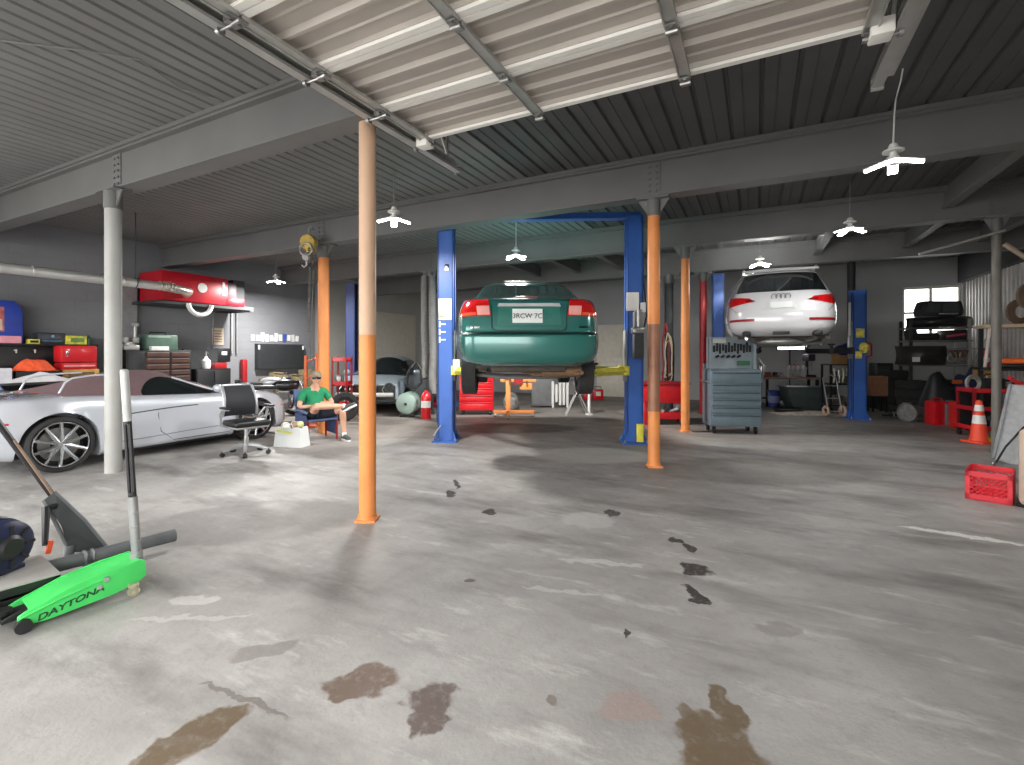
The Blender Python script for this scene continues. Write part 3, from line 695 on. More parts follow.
# ================================================================== white estate up on the rear lift
wpaint = M('white_car_paint', (212, 213, 215), .25, 0, var=.02, coat=1)
sz = 1.44; yaw = TH-math.radians(26.5)
hd = Vector((-math.sin(yaw), math.cos(yaw), 0))
wc = T('white_suv', 'white sport utility car raised on the blue lift at the back right', 'car', W(4.72, 8.45, sz)+hd*2.3, yaw)
tabw = [(.36, .74, -2.12, 2.0, 5), (.42, .86, -2.22, 2.1, 5), (.52, .92, -2.29, 2.2, 5), (.66, .94, -2.31, 2.25, 5), (.80, .945, -2.30, 2.25, 5), (.84, .94, -2.285, 2.2, 5), (.95, .935, -2.25, 2.1, 5), (1.06, .91, -2.20, 1.6, 4.8), (1.13, .88, -2.15, 1.3, 4.6),
        (1.18, .855, -2.11, 1.15, 4.5), (1.35, .78, -1.93, .8, 4.4), (1.5, .70, -1.76, .45, 4.2), (1.58, .66, -1.68, .25, 4), (1.625, .60, -1.55, .1, 3.8), (1.645, .48, -1.3, -.1, 3.4), (1.655, .3, -.9, -.4, 3)]
ww = [(-1.4, .40, .42), (1.4, .40, .42)]
m, rw = slice_body(tabw, ww)
m.build('body', wpaint, wc, smooth=55)
patch(rw, (-.72, 1.165), (.72, 1.165), (.60, 1.53), (-.60, 1.53), .008, 24, 14, bow=.02).build('rear_window', glass, wc)
for s in (-1, 1):
    t = patch(rw, (s*.42, .985), (s*.87, .90), (s*.855, 1.10), (s*.5, 1.05), .014, 14, 8).build('tail_lamp', lamp_red, wc)
    patch(rw, (s*.40, .99), (s*.55, .985), (s*.56, 1.02), (s*.44, 1.01), .02, 8, 4).build('lamp_lens', M('dark_red_lens', (110, 14, 18), .15, coat=1), t)
    patch(rw, (s*.42, .625), (s*.84, .625), (s*.84, .67), (s*.42, .67), .01, 14, 3).build('bumper_reflector', M('reflector_red', (150, 30, 36), .25), wc)
    MB().box((s*.55, -2.2, .40), (.15, .24, .10), bev=.04).build('exhaust_cutout', black, wc)
    MB().tube([(s*.60, -1.5, 1.65), (s*.62, -1.3, 1.70), (s*.62, .2, 1.72), (s*.6, .5, 1.68)], .022, 8).build('roof_rail', steel, wc)
    for yw in (-1.4, 1.4): MB().lathe([(.06, -.05), (.165, -.05), (.165, -.02), (.09, -.01), (.09, .06), (.03, .08), (0, .08)], (s*.74, yw, .36), 'X', 24).build('brake_disc', steel, wc)
MB().shell(lambda u, v: Vector((-.62+1.24*u, -1.60-.16*v-.02*math.sin(u*PI), 1.632-.02*v+.022*math.sin(u*PI))), lambda u, v: Vector((-.62+1.24*u, -1.60-.15*v, 1.60-.02*v)), 20, 5).build('roof_spoiler', wpaint, wc)
MB().tube([(-.05, rw(0, 1.17, .02), 1.175), (.08, rw(0, 1.3, .03), 1.30), (.17, rw(0, 1.40, .02), 1.42)], .012, 6).build('rear_wiper', steel, wc)
# four linked rings between the lamps
mb = MB()
for k in range(4): mb.torus((-.105+.07*k, rw(0, 1.06, .012), 1.065), .045, .007, 'Y', 20, 6)
mb.build('ring_badge', M('badge_grey', (120, 122, 124), .4, .4), wc)
patch(rw, (-.24, .84), (.24, .84), (.23, 1.0), (-.23, 1.0), .003, 10, 5, .006).build('plate_recess', M('recess_white', (205, 205, 206), .35), wc)
patch(rw, (-.17, .855), (.17, .855), (.17, .965), (-.17, .965), .018, 6, 4).build('license_plate', plate_m, wc)
MB().tube([(s, rw(s, z, .004), z) for s, z in ((-.80, 1.14), (-.86, 1.0), (-.80, .88), (-.72, .8), (.72, .8), (.80, .88), (.86, 1.0), (.80, 1.14))], .005, 6).build('tailgate_gap', dark, wc)
MB().box((0, -2.22, .41), (.26, .12, .05), bev=.01).build('tow_cover', black, wc)
part(wc, 'underbody', under, lambda m: (m.box((0, 0, .35), (1.4, 3.8, .06)), m.box((0, -1.7, .32), (1.0, .5, .12), bev=.04)))
part(wc, 'exhaust', steel, lambda m: (m.ball((0, -1.85, .27), (.45, .13, .1), 18, 10), [m.tube([(s*.4, -1.9, .28), (s*.55, -2.1, .33)], .04, 8) for s in (-1, 1)], m.tube([(.1, -1.7, .26), (.1, 1.0, .27)], .035, 8)))
part(wc, 'rear_axle', steel, lambda m: (m.tube([(-.7, -1.4, .28), (-.3, -1.42, .22), (.3, -1.42, .22), (.7, -1.4, .28)], .05, 8)))
# ================================================================== damaged car at the back left
pblue = M('pale_blue_car_paint', (150, 164, 172), .3, .3, var=.05, coat=.6)
dcar = T('damaged_car', 'pale blue-grey car with its front bumper and lamps stripped off', 'car', at(391, 13.6), TH+math.radians(176))
tabd = [(-2.2, .62, .32, .80, .86), (-2.1, .78, .24, .88, .96), (-1.4, .86, .2, .92, 1.0), (0, .875, .18, .93, .98), (.9, .87, .18, .92, .97), (1.3, .86, .2, .88, .92), (1.75, .83, .3, .80, .82), (1.9, .80, .36, .74, .75)]
wdm = [(-1.3, .31, .36), (1.3, .31, .36)]
m, sd, tf = long_body(tabd, wdm, .05)
m.build('body', pblue, dcar, smooth=50)
zr2 = lambda y: float(smoothtab([(-1.75, .99), (-1.1, 1.28), (-.5, 1.42), (.1, 1.41), (.5, 1.28), (1.15, .965)], [y])[0][0])
CP2 = cabin(lambda y: tf(y)[0]*.92, zr2, lambda y: min(tf(y)[2], zr2(y)-.02), .74)
def s2(ya, yb, sa, sb, k0, k1): return MB().shell(lambda u, v: CP2(ya+(yb-ya)*u, sa+(sb-sa)*v, k0), lambda u, v: CP2(ya+(yb-ya)*u, sa+(sb-sa)*v, k1), 18, 22)
s2(-1.7, .25, 0, 2, 1.0, .97).build('roof', pblue, dcar, smooth=50)
s2(.22, 1.14, .1, 1.9, 1.004, .98).build('windscreen', glass, dcar)
for a, b in ((.06, .52), (1.94, 1.48)): s2(-1.1, .75, a, b, 1.012, .99).build('side_window', glass, dcar)
part(dcar, 'front_bay', black, lambda m: (m.box((0, 1.90, .54), (1.45, .06, .36)), [m.box((x, 1.95, .58), (.22, .06, .18), bev=.04) for x in (-.2, .12)]))
part(dcar, 'crash_bar', M('pale_crash_bar', (206, 206, 200), .5), lambda m: (m.tube([(-.7, 1.98, .50), (0, 2.08, .50), (.7, 1.98, .50)], .05, 8), m.box((.35, 1.99, .36), (.3, .05, .06))))
for s in (-1, 1): part(dcar, 'headlamp_socket', dark, lambda m: m.torus((s*.58, 1.93, .66), .10, .03, 'Y', 18, 8))
for x in (-.5, -.3, .3, .42, .56): part(dcar, 'loose_wire', steel, lambda m: m.tube([(x, 1.92, .75), (x+.06, 2.02, .62), (x-.05, 2.0, .45)], .012, 5))
for s in (-1, 1):
    for yw in (-1.3, 1.3): make_wheel(dcar, (s*.76, yw, .31), .31, .2, s, 'plain')
    MB().ball((s*.95, .75, 1.0), (.1, .06, .07)).build('wing_mirror', pblue, dcar)
# ================================================================== two-post lifts
def make_lift(name_label, L, R, hgt_, beam=True, plate=False, arm_m=yellow, arms_z=None, hl=None):
    """L and R: base points of the two posts"""
    mid = (L+R)/2; ax = R-L; wdt = ax.length; rz = math.atan2(ax.y, ax.x)
    t = T('two_post_lift', name_label, 'car lift', mid, rz)
    h = wdt/2
    for s in (-1, 1):
        hgt = hl if (hl and s < 0) else hgt_
        def colf(m):
            x = s*h
            m.box((x-s*-.0+s*.0, 0, hgt/2), (.03, .34, hgt)) if False else None
            m.box2((x+s*.10, -.15, 0), (x+s*.13, .15, hgt)); m.box2((x-s*.13, -.15, 0), (x+s*.13, -.125, hgt)); m.box2((x-s*.13, .125, 0), (x+s*.13, .15, hgt))
            m.box2((x-s*.13, -.15, 0), (x-s*.11, -.06, hgt)); m.box2((x-s*.13, .06, 0), (x-s*.11, .15, hgt)); m.box((x, 0, hgt), (.27, .32, .02))
        c = part(t, 'post', blue, colf, smooth=0)
        part(c, 'base_plate', blue, lambda m: (m.box((s*h, 0, .012), (.42, .48, .024), bev=.004), [m.prism([(s*h+sx*.13, .02), (s*h+sx*.2, .02), (s*h+sx*.13, .2)], 'XZ', y-.006, y+.006) for sx in (-1, 1) for y in (-.14, .14)]), smooth=0)
        part(c, 'anchor_bolt', steel, lambda m: [m.cyl((s*h+dx, dy, .02), (s*h+dx, dy, .07), .014, seg=8) for dx in (-.18, .18) for dy in (-.2, .2)])
        if arms_z:
            cr = part(t, 'carriage', grey, lambda m: m.box((s*h-s*.06, 0, arms_z+.25), (.2, .22, .85), bev=.01))
            for dy in (-1, 1):
                a = part(t, 'arm', arm_m, lambda m: (m.tube([(s*(h-.16), dy*.1, arms_z), (s*(h-.45), dy*.55, arms_z), (s*(h-.78), dy*.95, arms_z)], .06, 4), m.cyl((s*(h-.16), dy*.1, arms_z-.07), (s*(h-.16), dy*.1, arms_z+.08), .08, seg=14)))
                part(a, 'lift_pad', black, lambda m: m.lathe([(0, .05), (.03, .05), (.03, .12), (.07, .12), (.07, .15), (0, .15)], (s*(h-.78), dy*.95, arms_z), seg=14))
    if beam:
        part(t, 'overhead_beam', blue, lambda m: (m.box((0, 0, hgt+.03), (wdt+.2, .16, .1)), m.box((0, -.09, hgt-.01), (wdt, .02, .03))), smooth=0)
    return t, h
G = lambda r, d: W(r, d, 0)
lift, h = make_lift('blue two-post lift holding up the green sedan', W(-1.115, 8.24), W(2.04, 8.08), 3.76, True, arms_z=1.20)
# power unit on the right post, decals on the left post
pu = part(lift, 'power_unit', steel, lambda m: (m.cyl((h+.02, -.26, 1.92), (h+.02, -.26, 2.16), .085, seg=20), m.box((h+.02, -.24, 1.86), (.2, .18, .1), bev=.01), m.cyl((h+.02, -.26, 2.16), (h+.02, -.26, 2.2), .06)))
part(pu, 'oil_tank', dark, lambda m: m.box((h+.02, -.25, 1.62), (.16, .17, .42), bev=.02))
part(pu, 'button_box', white, lambda m: (m.box((h+.11, -.2, 2.24), (.08, .07, .16), bev=.01), m.box((h-.05, -.17, 2.34), (.2, .02, .3))))
part(pu, 'hydraulic_hose', black, lambda m: m.tube([(h+.1, -.25, 1.85), (h+.17, -.2, 2.1), (h+.16, 0, 2.8), (h+.1, 0, 3.6)], .014, 6))
part(lift, 'warning_plate', M('pale_yellow_label', (214, 208, 172), .5), lambda m: m.box((-h, -.155, 2.23), (.22, .008, .36)))
part(lift, 'white_lettering', white, lambda m: [m.box((-h-.04+dx, -.155, 1.72+k*.13), (.1 if dx == 0 else .025, .008, .022 if dx == 0 else .1)) for k in range(4) for dx in (0, -.05)])
part(lift, 'pulley_guard', chrome, lambda m: m.box((-h+.03, -.155, 2.93), (.07, .02, .12), bev=.008))
part(lift, 'cable_stub', steel, lambda m: m.tube([(-h-.1, -.2, .05), (-h-.17, -.26, .12), (-h-.05, -.24, .3)], .015, 6))
part(lift, 'floor_bracket', yellow, lambda m: m.box((h+.06, -.2, .19), (.11, .06, .3), bev=.01))
part(lift, 'lock_box', M('pale_box', (220, 218, 190), .5), lambda m: m.box((-h+.2, -.16, 1.28), (.12, .1, .22), bev=.01))
lift2, h2 = make_lift('blue two-post lift holding up the white car', W(5.06, 11.85), W(7.85, 10.95), 2.9, False, arm_m=dark, arms_z=1.55, hl=3.42)
part(lift2, 'sticker_cluster', M('yellow_sticker', (220, 206, 90), .5, var=.35, scale=16), lambda m: (m.box((h2+.0, -.16, 1.95), (.16, .012, .2)), m.box((h2-.03, -.158, 1.46), (.12, .012, .16)), m.ball((h2+.06, -.2, 1.62), (.1, .05, .12), 12, 8)))
part(lift2, 'hose_bundle', redd, lambda m: m.tube([(h2+.1, -.16, 1.75), (h2+.2, -.2, 1.7), (h2+.2, -.2, 1.45), (h2+.1, -.16, 1.4)], .02, 6))
part(lift2, 'pale_pipe', white, lambda m: m.cyl((h2-.17, -.05, 1.9), (h2-.17, -.05, 2.65), .025))
lift3, h3 = make_lift('darker blue two-post lift around the damaged car', W(-4.52, 13.6), W(-1.72, 13.6), 3.45, False, arm_m=redd, arms_z=.10)
for o in kids(lift3):
    if o.name.startswith('post'): o.data.materials[0] = M('deep_blue_paint', (34, 52, 104), .45)
# ================================================================== drawers and chests
def drawer_chest(t, mat, hm, w, d, z0, rows, handle=True, face=-1):
    """body + drawers whose fronts look along -Y"""
    htot = sum(rows)+.02*(len(rows)+1)
    part(t, 'cabinet_body', mat, lambda m: m.box2((-w/2, -d/2, z0), (w/2, d/2, z0+htot), bev=.008))
    z = z0+htot
    for r in rows:
        z -= .02+r
        dw = part(t, 'drawer', mat, lambda m: m.box2((-w/2+.025, -d/2-.018, z), (w/2-.025, -d/2+.01, z+r), bev=.006))
        part(dw, 'drawer_handle', hm, lambda m: m.box2((-w/2+.03, -d/2-.034, z+r-.028), (w/2-.03, -d/2-.016, z+r-.008), bev=.006))
    return z0+htot
def casters(t, w, d, r=.05, mat=black, nm='caster'):
    for sx in (-1, 1):
        for sy in (-1, 1):
            c = (sx*(w/2-.06), sy*(d/2-.06))
            part(t, nm, mat, lambda m: (m.cyl((c[0]-.018, c[1], r), (c[0]+.018, c[1], r), r, seg=16), m.box((c[0], c[1], r*1.9), (.05, .06, r*.5)), m.box((c[0]-.024, c[1], r*1.35), (.005, .05, r*1.2)), m.box((c[0]+.024, c[1], r*1.35), (.005, .05, r*1.2))))
# grey rolling chest with open top box
slate = M('slate_chest_paint', (104, 121, 131), .4, .15, var=.07)
tc = T('tool_chest', 'grey rolling tool chest with an open lid board of tools', 'tool chest', at(731, 9.15), TH-.10)
casters(tc, .86, .5, .065)
z1 = drawer_chest(tc, slate, M('drawer_edge_grey', (70, 82, 90), .4, .3), .90, .52, .14, [.21, .12, .12, .12, .12, .20])
part(tc, 'top_tray', slate, lambda m: (m.box2((-.44, -.26, z1), (.44, .26, z1+.03)), m.box2((-.44, .2, z1), (.44, .26, z1+.12))))
part(tc, 'lid_board', M('grey_board', (152, 164, 170), .5, var=.08), lambda m: (m.box2((-.36, .12, z1+.03), (.42, .16, 1.79)), m.box2((-.40, .0, z1+.03), (-.37, .16, 1.78)), m.box2((.42, .0, z1+.03), (.46, .18, 1.79)), m.box2((-.40, .0, 1.78), (.46, .18, 1.80))), smooth=0)
part(tc, 'tool_row', blackm, lambda m: [(m.box((-.28+k*.055, .10, 1.58+(.03 if k % 2 else 0)), (.032, .04, .13+.03*(k % 3)), bev=.006)) for k in range(13)] + [m.cyl((-.25+.1*k, .1, 1.42), (-.19+.1*k, .1, 1.45), .022, seg=10) for k in range(5)])
part(tc, 'label_sheet', white, lambda m: m.box((-.18, .11, 1.735), (.24, .012, .085)))
part(tc, 'green_tray', M('green_tray', (60, 116, 74), .5), lambda m: m.box((.26, .08, 1.31), (.22, .06, .08), bev=.01))
part(tc, 'side_tools', steel, lambda m: [m.tube([(.48, -.1+.1*k, 1.4-.1*k), (.56, -.12+.1*k, 1.25), (.50, -.1+.08*k, .95)], .022, 6) for k in range(3)] + [m.box((.5, .05, 1.02), (.08, .2, .14), bev=.02)])
part(tc, 'push_handle', steel, lambda m: m.tube([(-.47, -.2, .95), (-.52, -.2, .97), (-.52, .2, .97), (-.47, .2, .95)], .012, 8))
# red chest below the green car
rc = T('tool_chest', 'red rolling tool chest under the left rear of the green sedan', 'tool chest', at(477, 11.9), TH)
casters(rc, .8, .45, .05)
drawer_chest(rc, red, M('drawer_edge_red', (150, 16, 24), .3, .2), .82, .46, .11, [.12, .12, .15, .15, .18])
# ================================================================== things under and beside the green car
es = T('engine_stand', 'orange wheeled engine stand standing under the green sedan', 'engine stand', at(514, 11.35), TH)
part(es, 'mast', orange, lambda m: (m.box((-.14, 0, .5), (.11, .11, .86), bev=.008), m.box((-.14, 0, .93), (.16, .2, .05))))
part(es, 'base_rail', orange, lambda m: (m.box((0, -.02, .12), (.96, .08, .08), bev=.006), m.box((-.14, -.02, .12), (.08, .9, .08), bev=.006)))
part(es, 'top_arm', orange, lambda m: (m.box((.1, 0, .86), (.84, .07, .08), bev=.006), m.box((.28, 0, .72), (.3, .05, .16), bev=.01)))
part(es, 'mount_head', redd, lambda m: (m.cyl((.1, -.1, .88), (.1, .12, .88), .11, seg=20), [m.cyl((.1+.2*math.cos(a), -.1, .88+.12*math.sin(a)), (.1+.2*math.cos(a), -.2, .88+.12*math.sin(a)), .022) for a in (0.3, 1.6, 2.8, 4.2)]))
for x, y in ((-.44, -.02), (.44, -.02), (-.14, -.42), (-.14, .38)):
    part(es, 'caster', steel, lambda m: (m.cyl((x-.02, y, .045), (x+.02, y, .045), .045, seg=14), m.box((x, y, .085), (.05, .05, .02))))
mt = T('greasy_gearbox', 'greasy grey gearbox on the floor beside the orange engine stand', 'gearbox', at(511, 12.4), TH)
part(mt, 'casing', M('cast_metal', (150, 150, 146), .5, .5, var=.3, scale=14), lambda m: (m.ball((0, 0, .26), (.2, .24, .25), 14, 10), m.cyl((0, -.25, .26), (0, .3, .26), .17, .10, 16), m.box((.12, .05, .12), (.2, .3, .24), bev=.04)))
part(mt, 'bell_flange', steel, lambda m: m.torus((0, -.25, .26), .18, .025, 'Y', 20, 6))
cb = T('metal_cabinet', 'plain grey metal cabinet beside the white radiator', 'cabinet', at(542, 13.5), TH)
part(cb, 'cabinet_body', M('mid_grey_cabinet', (112, 114, 114), .5), lambda m: m.box2((-.30, -.2, .04), (.28, .3, .82), bev=.01))
dd = part(cb, 'door', M('mid_grey_cabinet', (112, 114, 114)), lambda m: m.box2((-.28, -.22, .08), (.26, -.2, .79), bev=.008))
part(dd, 'handle', steel, lambda m: m.box((.2, -.235, .45), (.02, .02, .12)))
ra = T('radiator', 'white finned radiator standing beside the grey cabinet', 'radiator', at(560, 13.3), TH)
for k in range(5): part(ra, 'fin', white, lambda m: (m.box((-.2+.1*k, 0, .40), (.075, .16, .66 if k != 1 else .5), bev=.03)))
[part(ra, 'foot', white, lambda m: m.box((x, 0, .04), (.05, .24, .07), bev=.01)) for x in (-.2, .2)]
st = T('folding_stand', 'folding metal stand with crossed legs under the right rear wheel', 'stand', at(577, 11.6), TH)
for s in (-1, 1):
    part(st, 'leg', galv, lambda m: (m.tube([(s*.29, -.18, 0.012), (-s*.13, -.1, .86)], .014, 6), m.tube([(s*.26, .2, 0.012), (-s*.13, .12, .86)], .014, 6)))
part(st, 'top_plate', dark, lambda m: (m.box((0, 0, .87), (.42, .32, .03), bev=.008), m.ball((0, 0, .52), (.07, .06, .05), 10, 8)))
tag(MB().lathe([(0, 0), (.09, 0), (.09, .02), (.032, .03), (.032, .62), (.05, .64), (.05, .68), (0, .68)], seg=18).build('support_post', white, loc=at(589, 11.8)), 'short white upright prop beside the folding stand', 'prop')
bt = T('battery_charger', 'small red charger on the floor below the cream door', 'charger', at(593, 15.6), TH)
part(bt, 'case', red, lambda m: (m.box((.15, 0, .17), (.34, .26, .34), bev=.03), m.box((-.2, 0, .10), (.26, .24, .2), bev=.03)))
part(bt, 'handle', black, lambda m: m.tube([(.03, 0, .34), (.05, 0, .42), (.25, 0, .42), (.27, 0, .34)], .015, 6))
part(bt, 'face_panel', white, lambda m: m.box((.15, -.135, .2), (.16, .01, .14)))
# red parts washer on legs, with hanging cables behind
pw = T('parts_washer', 'red parts washer on legs behind the orange column with bare middle', 'parts washer', at(662, 10.3), TH)
part(pw, 'tank', red, lambda m: (m.prism([(-.47, .50), (.49, .42), (.49, .86), (-.47, .82)], 'XZ', -.28, .28, .012)))
part(pw, 'rim', redd, lambda m: m.box((0, 0, .86), (1.0, .6, .05), bev=.01))
for sx in (-1, 1):
    for sy in (-1, 1): part(pw, 'leg', red, lambda m: m.box((sx*.42, sy*.24, .25), (.05, .05, .5)))
part(pw, 'lower_shelf', red, lambda m: m.box((0, 0, .19), (.9, .52, .14), bev=.01))
part(pw, 'shelf_clutter', M('mixed_clutter', (150, 150, 150), .6, var=.5, scale=14), lambda m: (m.tube([(.1, -.2, .28), (.25, -.25, .34), (.35, -.1, .3)], .03, 6), m.box((.3, -.1, .36), (.16, .16, .14), bev=.02), m.box((-.3, -.1, .34), (.24, .2, .16), bev=.02), m.cyl((-.05, -.2, .3), (.1, .1, .33), .04)))
for k, (mt_, dx, ln, lb) in enumerate(((redd, -.05, 1.5, 'red'), (black, .05, 1.9, 'black'), (M('pale_cable', (190, 180, 150), .6), .0, 1.1, 'pale'))):
    pts = []
    for i in range(40):
        t_ = i/39; a = t_*PI*5
        pts.append((dx+.10*math.sin(a)+.03*math.sin(3*a), -.02*k+.02*math.cos(2*a), -ln*abs(math.sin(a/2))-.1*math.sin(a*1.3)))
    o = MB().tube(pts, .016, 6).build('cable_coil', mt_, loc=at(668, 12.0, 2.25 if k != 2 else 2.0), rz=TH)
    tag(o, '%s cable coil hanging on the dark column behind the parts washer' % lb, 'cable', 'hanging cables')
# exhaust hoses, extinguisher, tank left of the lift
hose_m = M('grey_hose', (122, 122, 120), .6, bump=.3, scale=10)
for k, (u, dd_, zt, lb) in enumerate(((424.5, 11.6, 3.35, 'left of the pair'), (432.5, 11.4, 3.33, 'right of the pair'))):
    pts = [(0, 0, zt-.0), (0, 0, 2.2), (.02, 0, 1.5), (0, -.05, 1.0), (.04, -.08, .55 if k else .9)]
    m = MB().tube(pts, .085, 14)
    for q in range(24): m.torus((0, 0, zt-.08-q*.075), .087, .008, 'Z', 16, 6)
    tag(m.build('exhaust_hose', hose_m, loc=at(u, dd_), rz=TH), 'grey exhaust hose hanging by the dark column, %s' % lb, 'hose')
o = MB().tube([(-.12, 0, 1.15), (-.2, 0, 1.0), (-.22, 0, .75), (-.05, -.05, .62), (.12, 0, .8), (.12, 0, 1.1), (0, .05, 1.3), (-.1, 0, 1.15)], .035, 8).build('air_hose', black, loc=at(416, 11.5), rz=TH)
tag(o, 'looped black hose hanging above the round grey-green tank', 'hose')
tk = T('air_tank', 'round grey-green tank lying end-on beside the red extinguisher', 'tank', at(408, 11.4), TH)
part(tk, 'shell', M('grey_green_paint', (146, 168, 158), .5, var=.08), lambda m: m.lathe([(0, -.26), (.16, -.24), (.235, -.19), (.255, -.12), (.255, .4), (.2, .48), (0, .5)], (0, 0, .32), 'Y', 28))
part(tk, 'cap', dark, lambda m: m.cyl((0, -.28, .32), (0, -.24, .32), .035))
[part(tk, 'foot', black, lambda m: m.box((0, y, .045), (.34, .06, .09), bev=.01)) for y in (-.08, .3)]
def extinguisher(loc, hgt, lab):
    t = T('fire_extinguisher', lab, 'extinguisher', loc, TH); k = hgt/.72
    part(t, 'cylinder', red, lambda m: m.lathe([(0, 0), (.10*k, 0), (.11*k, .02*k), (.11*k, .48*k), (.085*k, .56*k), (.04*k, .60*k), (.035*k, .64*k), (0, .64*k)], seg=24))
    part(t, 'valve', black, lambda m: (m.box((0, 0, .665*k), (.04*k, .1*k, .05*k)), m.box((.02*k, -.06*k, .70*k), (.025*k, .16*k, .015*k), rx=.25)))
    part(t, 'hose', black, lambda m: m.tube([(0, .03*k, .66*k), (.1*k, .02, .64*k), (.13*k, 0, .5*k), (.125*k, -.02, .2*k)], .014*k, 6))
    part(t, 'label', white, lambda m: m.lathe([(.1115*k, .25*k), (.1125*k, .25*k), (.1125*k, .40*k), (.1115*k, .40*k)], seg=24, closed=True))
    return t
extinguisher(at(426, 11.05), .74, 'red fire extinguisher on the floor left of the blue lift post')
tag(MB().box((0, 0, .42), (.16, .3, .84), bev=.02).box((0, -.02, .87), (.12, .2, .08), bev=.02).build('canister', M('navy_paint', (30, 38, 74), .5), loc=at(441, 10.6), rz=TH), 'tall navy canister half hidden behind the left lift post', 'canister')
# ================================================================== foreground left: green floor jack
JX = Vector((.31, .44)).normalized()          # nose -> handle end, in camera-plan coordinates (r, d)
jang = TH + math.atan2(JX.y, JX.x)
jo = W((7-512)/F*2.52+.022, 2.52+.03)
jgreen = M('jack_green', (70, 200, 98), .4, var=.12, scale=5)
jk = T('floor_jack', 'bright green low-profile floor jack with lettering on its side', 'jack', jo, jang)
sidep = [(0, .035), (0, .085), (.03, .10), (.22, .165), (.40, .195), (.545, .205), (.565, .19), (.57, .10), (.53, .07), (.40, .045), (.12, .022)]
near = part(jk, 'side_plate', jgreen, lambda m: m.prism(sidep, 'XZ', -.008, .012, .004))
far = part(jk, 'side_plate', jgreen, lambda m: m.prism(sidep, 'XZ', .20, .22, .004))
part(near, 'rib', jgreen, lambda m: m.tube([(.01, -.012, .078), (.16, -.012, .118), (.36, -.012, .155)], .007, 6))
part(near, 'bolt', galv, lambda m: m.cyl((.37, -.02, .15), (.37, 0, .15), .016, seg=6))
part(near, 'bolt', galv, lambda m: m.cyl((.34, -.016, .115), (.34, 0, .115), .013, seg=12))
text(near, 'lettering', 'DAYTONA', .046, M('dark_green_ink', (18, 66, 34), .6), (.215, -.0095, .075), (PI/2, -.20, 0), .0012, shear=.3, sx=1.3, bold=.0012)
part(jk, 'cover_plate', jgreen, lambda m: m.prism([(.05, .10), (.22, .158), (.40, .188), (.545, .198), (.545, .188), (.40, .178), (.22, .148), (.05, .09)], 'XZ', .012, .20))
part(jk, 'lift_arm', blackm, lambda m: (m.prism([(-.05, .07), (.0, .09), (.32, .13), (.32, .10), (.0, .05), (-.05, .045)], 'XZ', .06, .15, .004), m.cyl((-.05, .105, .09), (-.05, .105, .11), .05, seg=20)))
part(jk, 'axle', steel, lambda m: m.cyl((.04, -.01, .035), (.04, .222, .035), .010))
for y in (-.02, .235):
    part(jk, 'front_wheel', black, lambda m: m.cyl((.02, y-.016, .036), (.02, y+.016, .036), .036, seg=20))
for y in (-.02, .235):
    part(jk, 'caster', M('worn_caster', (168, 164, 140), .6, .3, var=.3, scale=30), lambda m: (m.cyl((.50, y-.014, .03), (.50, y+.014, .03), .03, seg=20), m.box((.50, y, .068), (.05, .04, .018), bev=.004), m.box((.495, y-.018, .045), (.03, .006, .05)), m.box((.495, y+.018, .045), (.03, .006, .05)), m.cyl((.5, y-.024, .03), (.5, y+.024, .03), .008)))
lean = Vector((-.040, .048, .995))            # the handle leans a little back to the left
hp = lambda h: Vector((.55, .09, .18)) + lean*h
gsl = M('sleeve_grey', (142, 144, 144), .45, .4)
sk = part(jk, 'handle_socket', gsl, lambda m: (m.cyl(hp(0), hp(.40), .026, seg=20), m.cyl(hp(-.01), hp(.05), .034, seg=20), [m.torus(hp(.12+.09*q), .027, .003, 'Z', 16, 6) for q in range(3)]))
part(jk, 'handle', black, lambda m: (m.cyl(hp(.40)+Vector((.007, -.008, 0)), hp(.90)+Vector((.007, -.008, 0)), .012), m.cyl(hp(.40)+Vector((-.012, .008, 0)), hp(.90)+Vector((-.012, .008, 0)), .010), [m.cyl(hp(h), hp(h+.02), .02) for h in (.41, .86)]))
part(jk, 'grip', M('grip_grey', (176, 178, 176), .5, .2), lambda m: (m.cyl(hp(.88), hp(1.20), .023, seg=18), m.ball(hp(1.20), (.023, .023, .012), 12, 8)))
def J(x, y, z=0): return jo + Vector((x*math.cos(jang)-y*math.sin(jang), x*math.sin(jang)+y*math.cos(jang), z))
# ------------------------------------------------------------------ black wheeled platform with a motor on it
gtop = M('platform_top_grey', (150, 148, 144), .6, var=.1, scale=5)
cp = T('creeper_platform', 'low black slatted platform with a grey top behind the green jack', 'platform', J(-.09, .46), jang)
part(cp, 'deck', gtop, lambda m: m.box((0, 0, .175), (.62, .46, .016), bev=.004))
part(cp, 'frame', blackm, lambda m: (m.box((0, -.215, .155), (.62, .03, .03)), m.box((0, .215, .155), (.62, .03, .03)), m.box((.295, 0, .155), (.03, .46, .03)), m.box((-.295, 0, .155), (.03, .46, .03)), m.box((0, 0, .07), (.58, .42, .03))))
for k in range(3): part(cp, 'side_slat', blackm, lambda m: m.box((0, -.222, .065+.033*k), (.60, .012, .02), bev=.004))
for k in range(3): part(cp, 'end_slat', blackm, lambda m: m.box((.302, 0, .065+.033*k), (.012, .44, .02), bev=.004))
for sx in (-1, 1):
    for sy in (-1, 1): part(cp, 'caster', black, lambda m: (m.cyl((sx*.26-.01, sy*.18, .025), (sx*.26+.01, sy*.18, .025), .025, seg=14), m.box((sx*.26, sy*.18, .05), (.03, .03, .02))))
navy = M('navy_motor_paint', (26, 34, 66), .45, .1, var=.4, scale=12)
mo = T('electric_motor', 'round navy blue motor sitting on the grey-topped platform', 'motor', J(-.04, .55, .184), jang+.5)
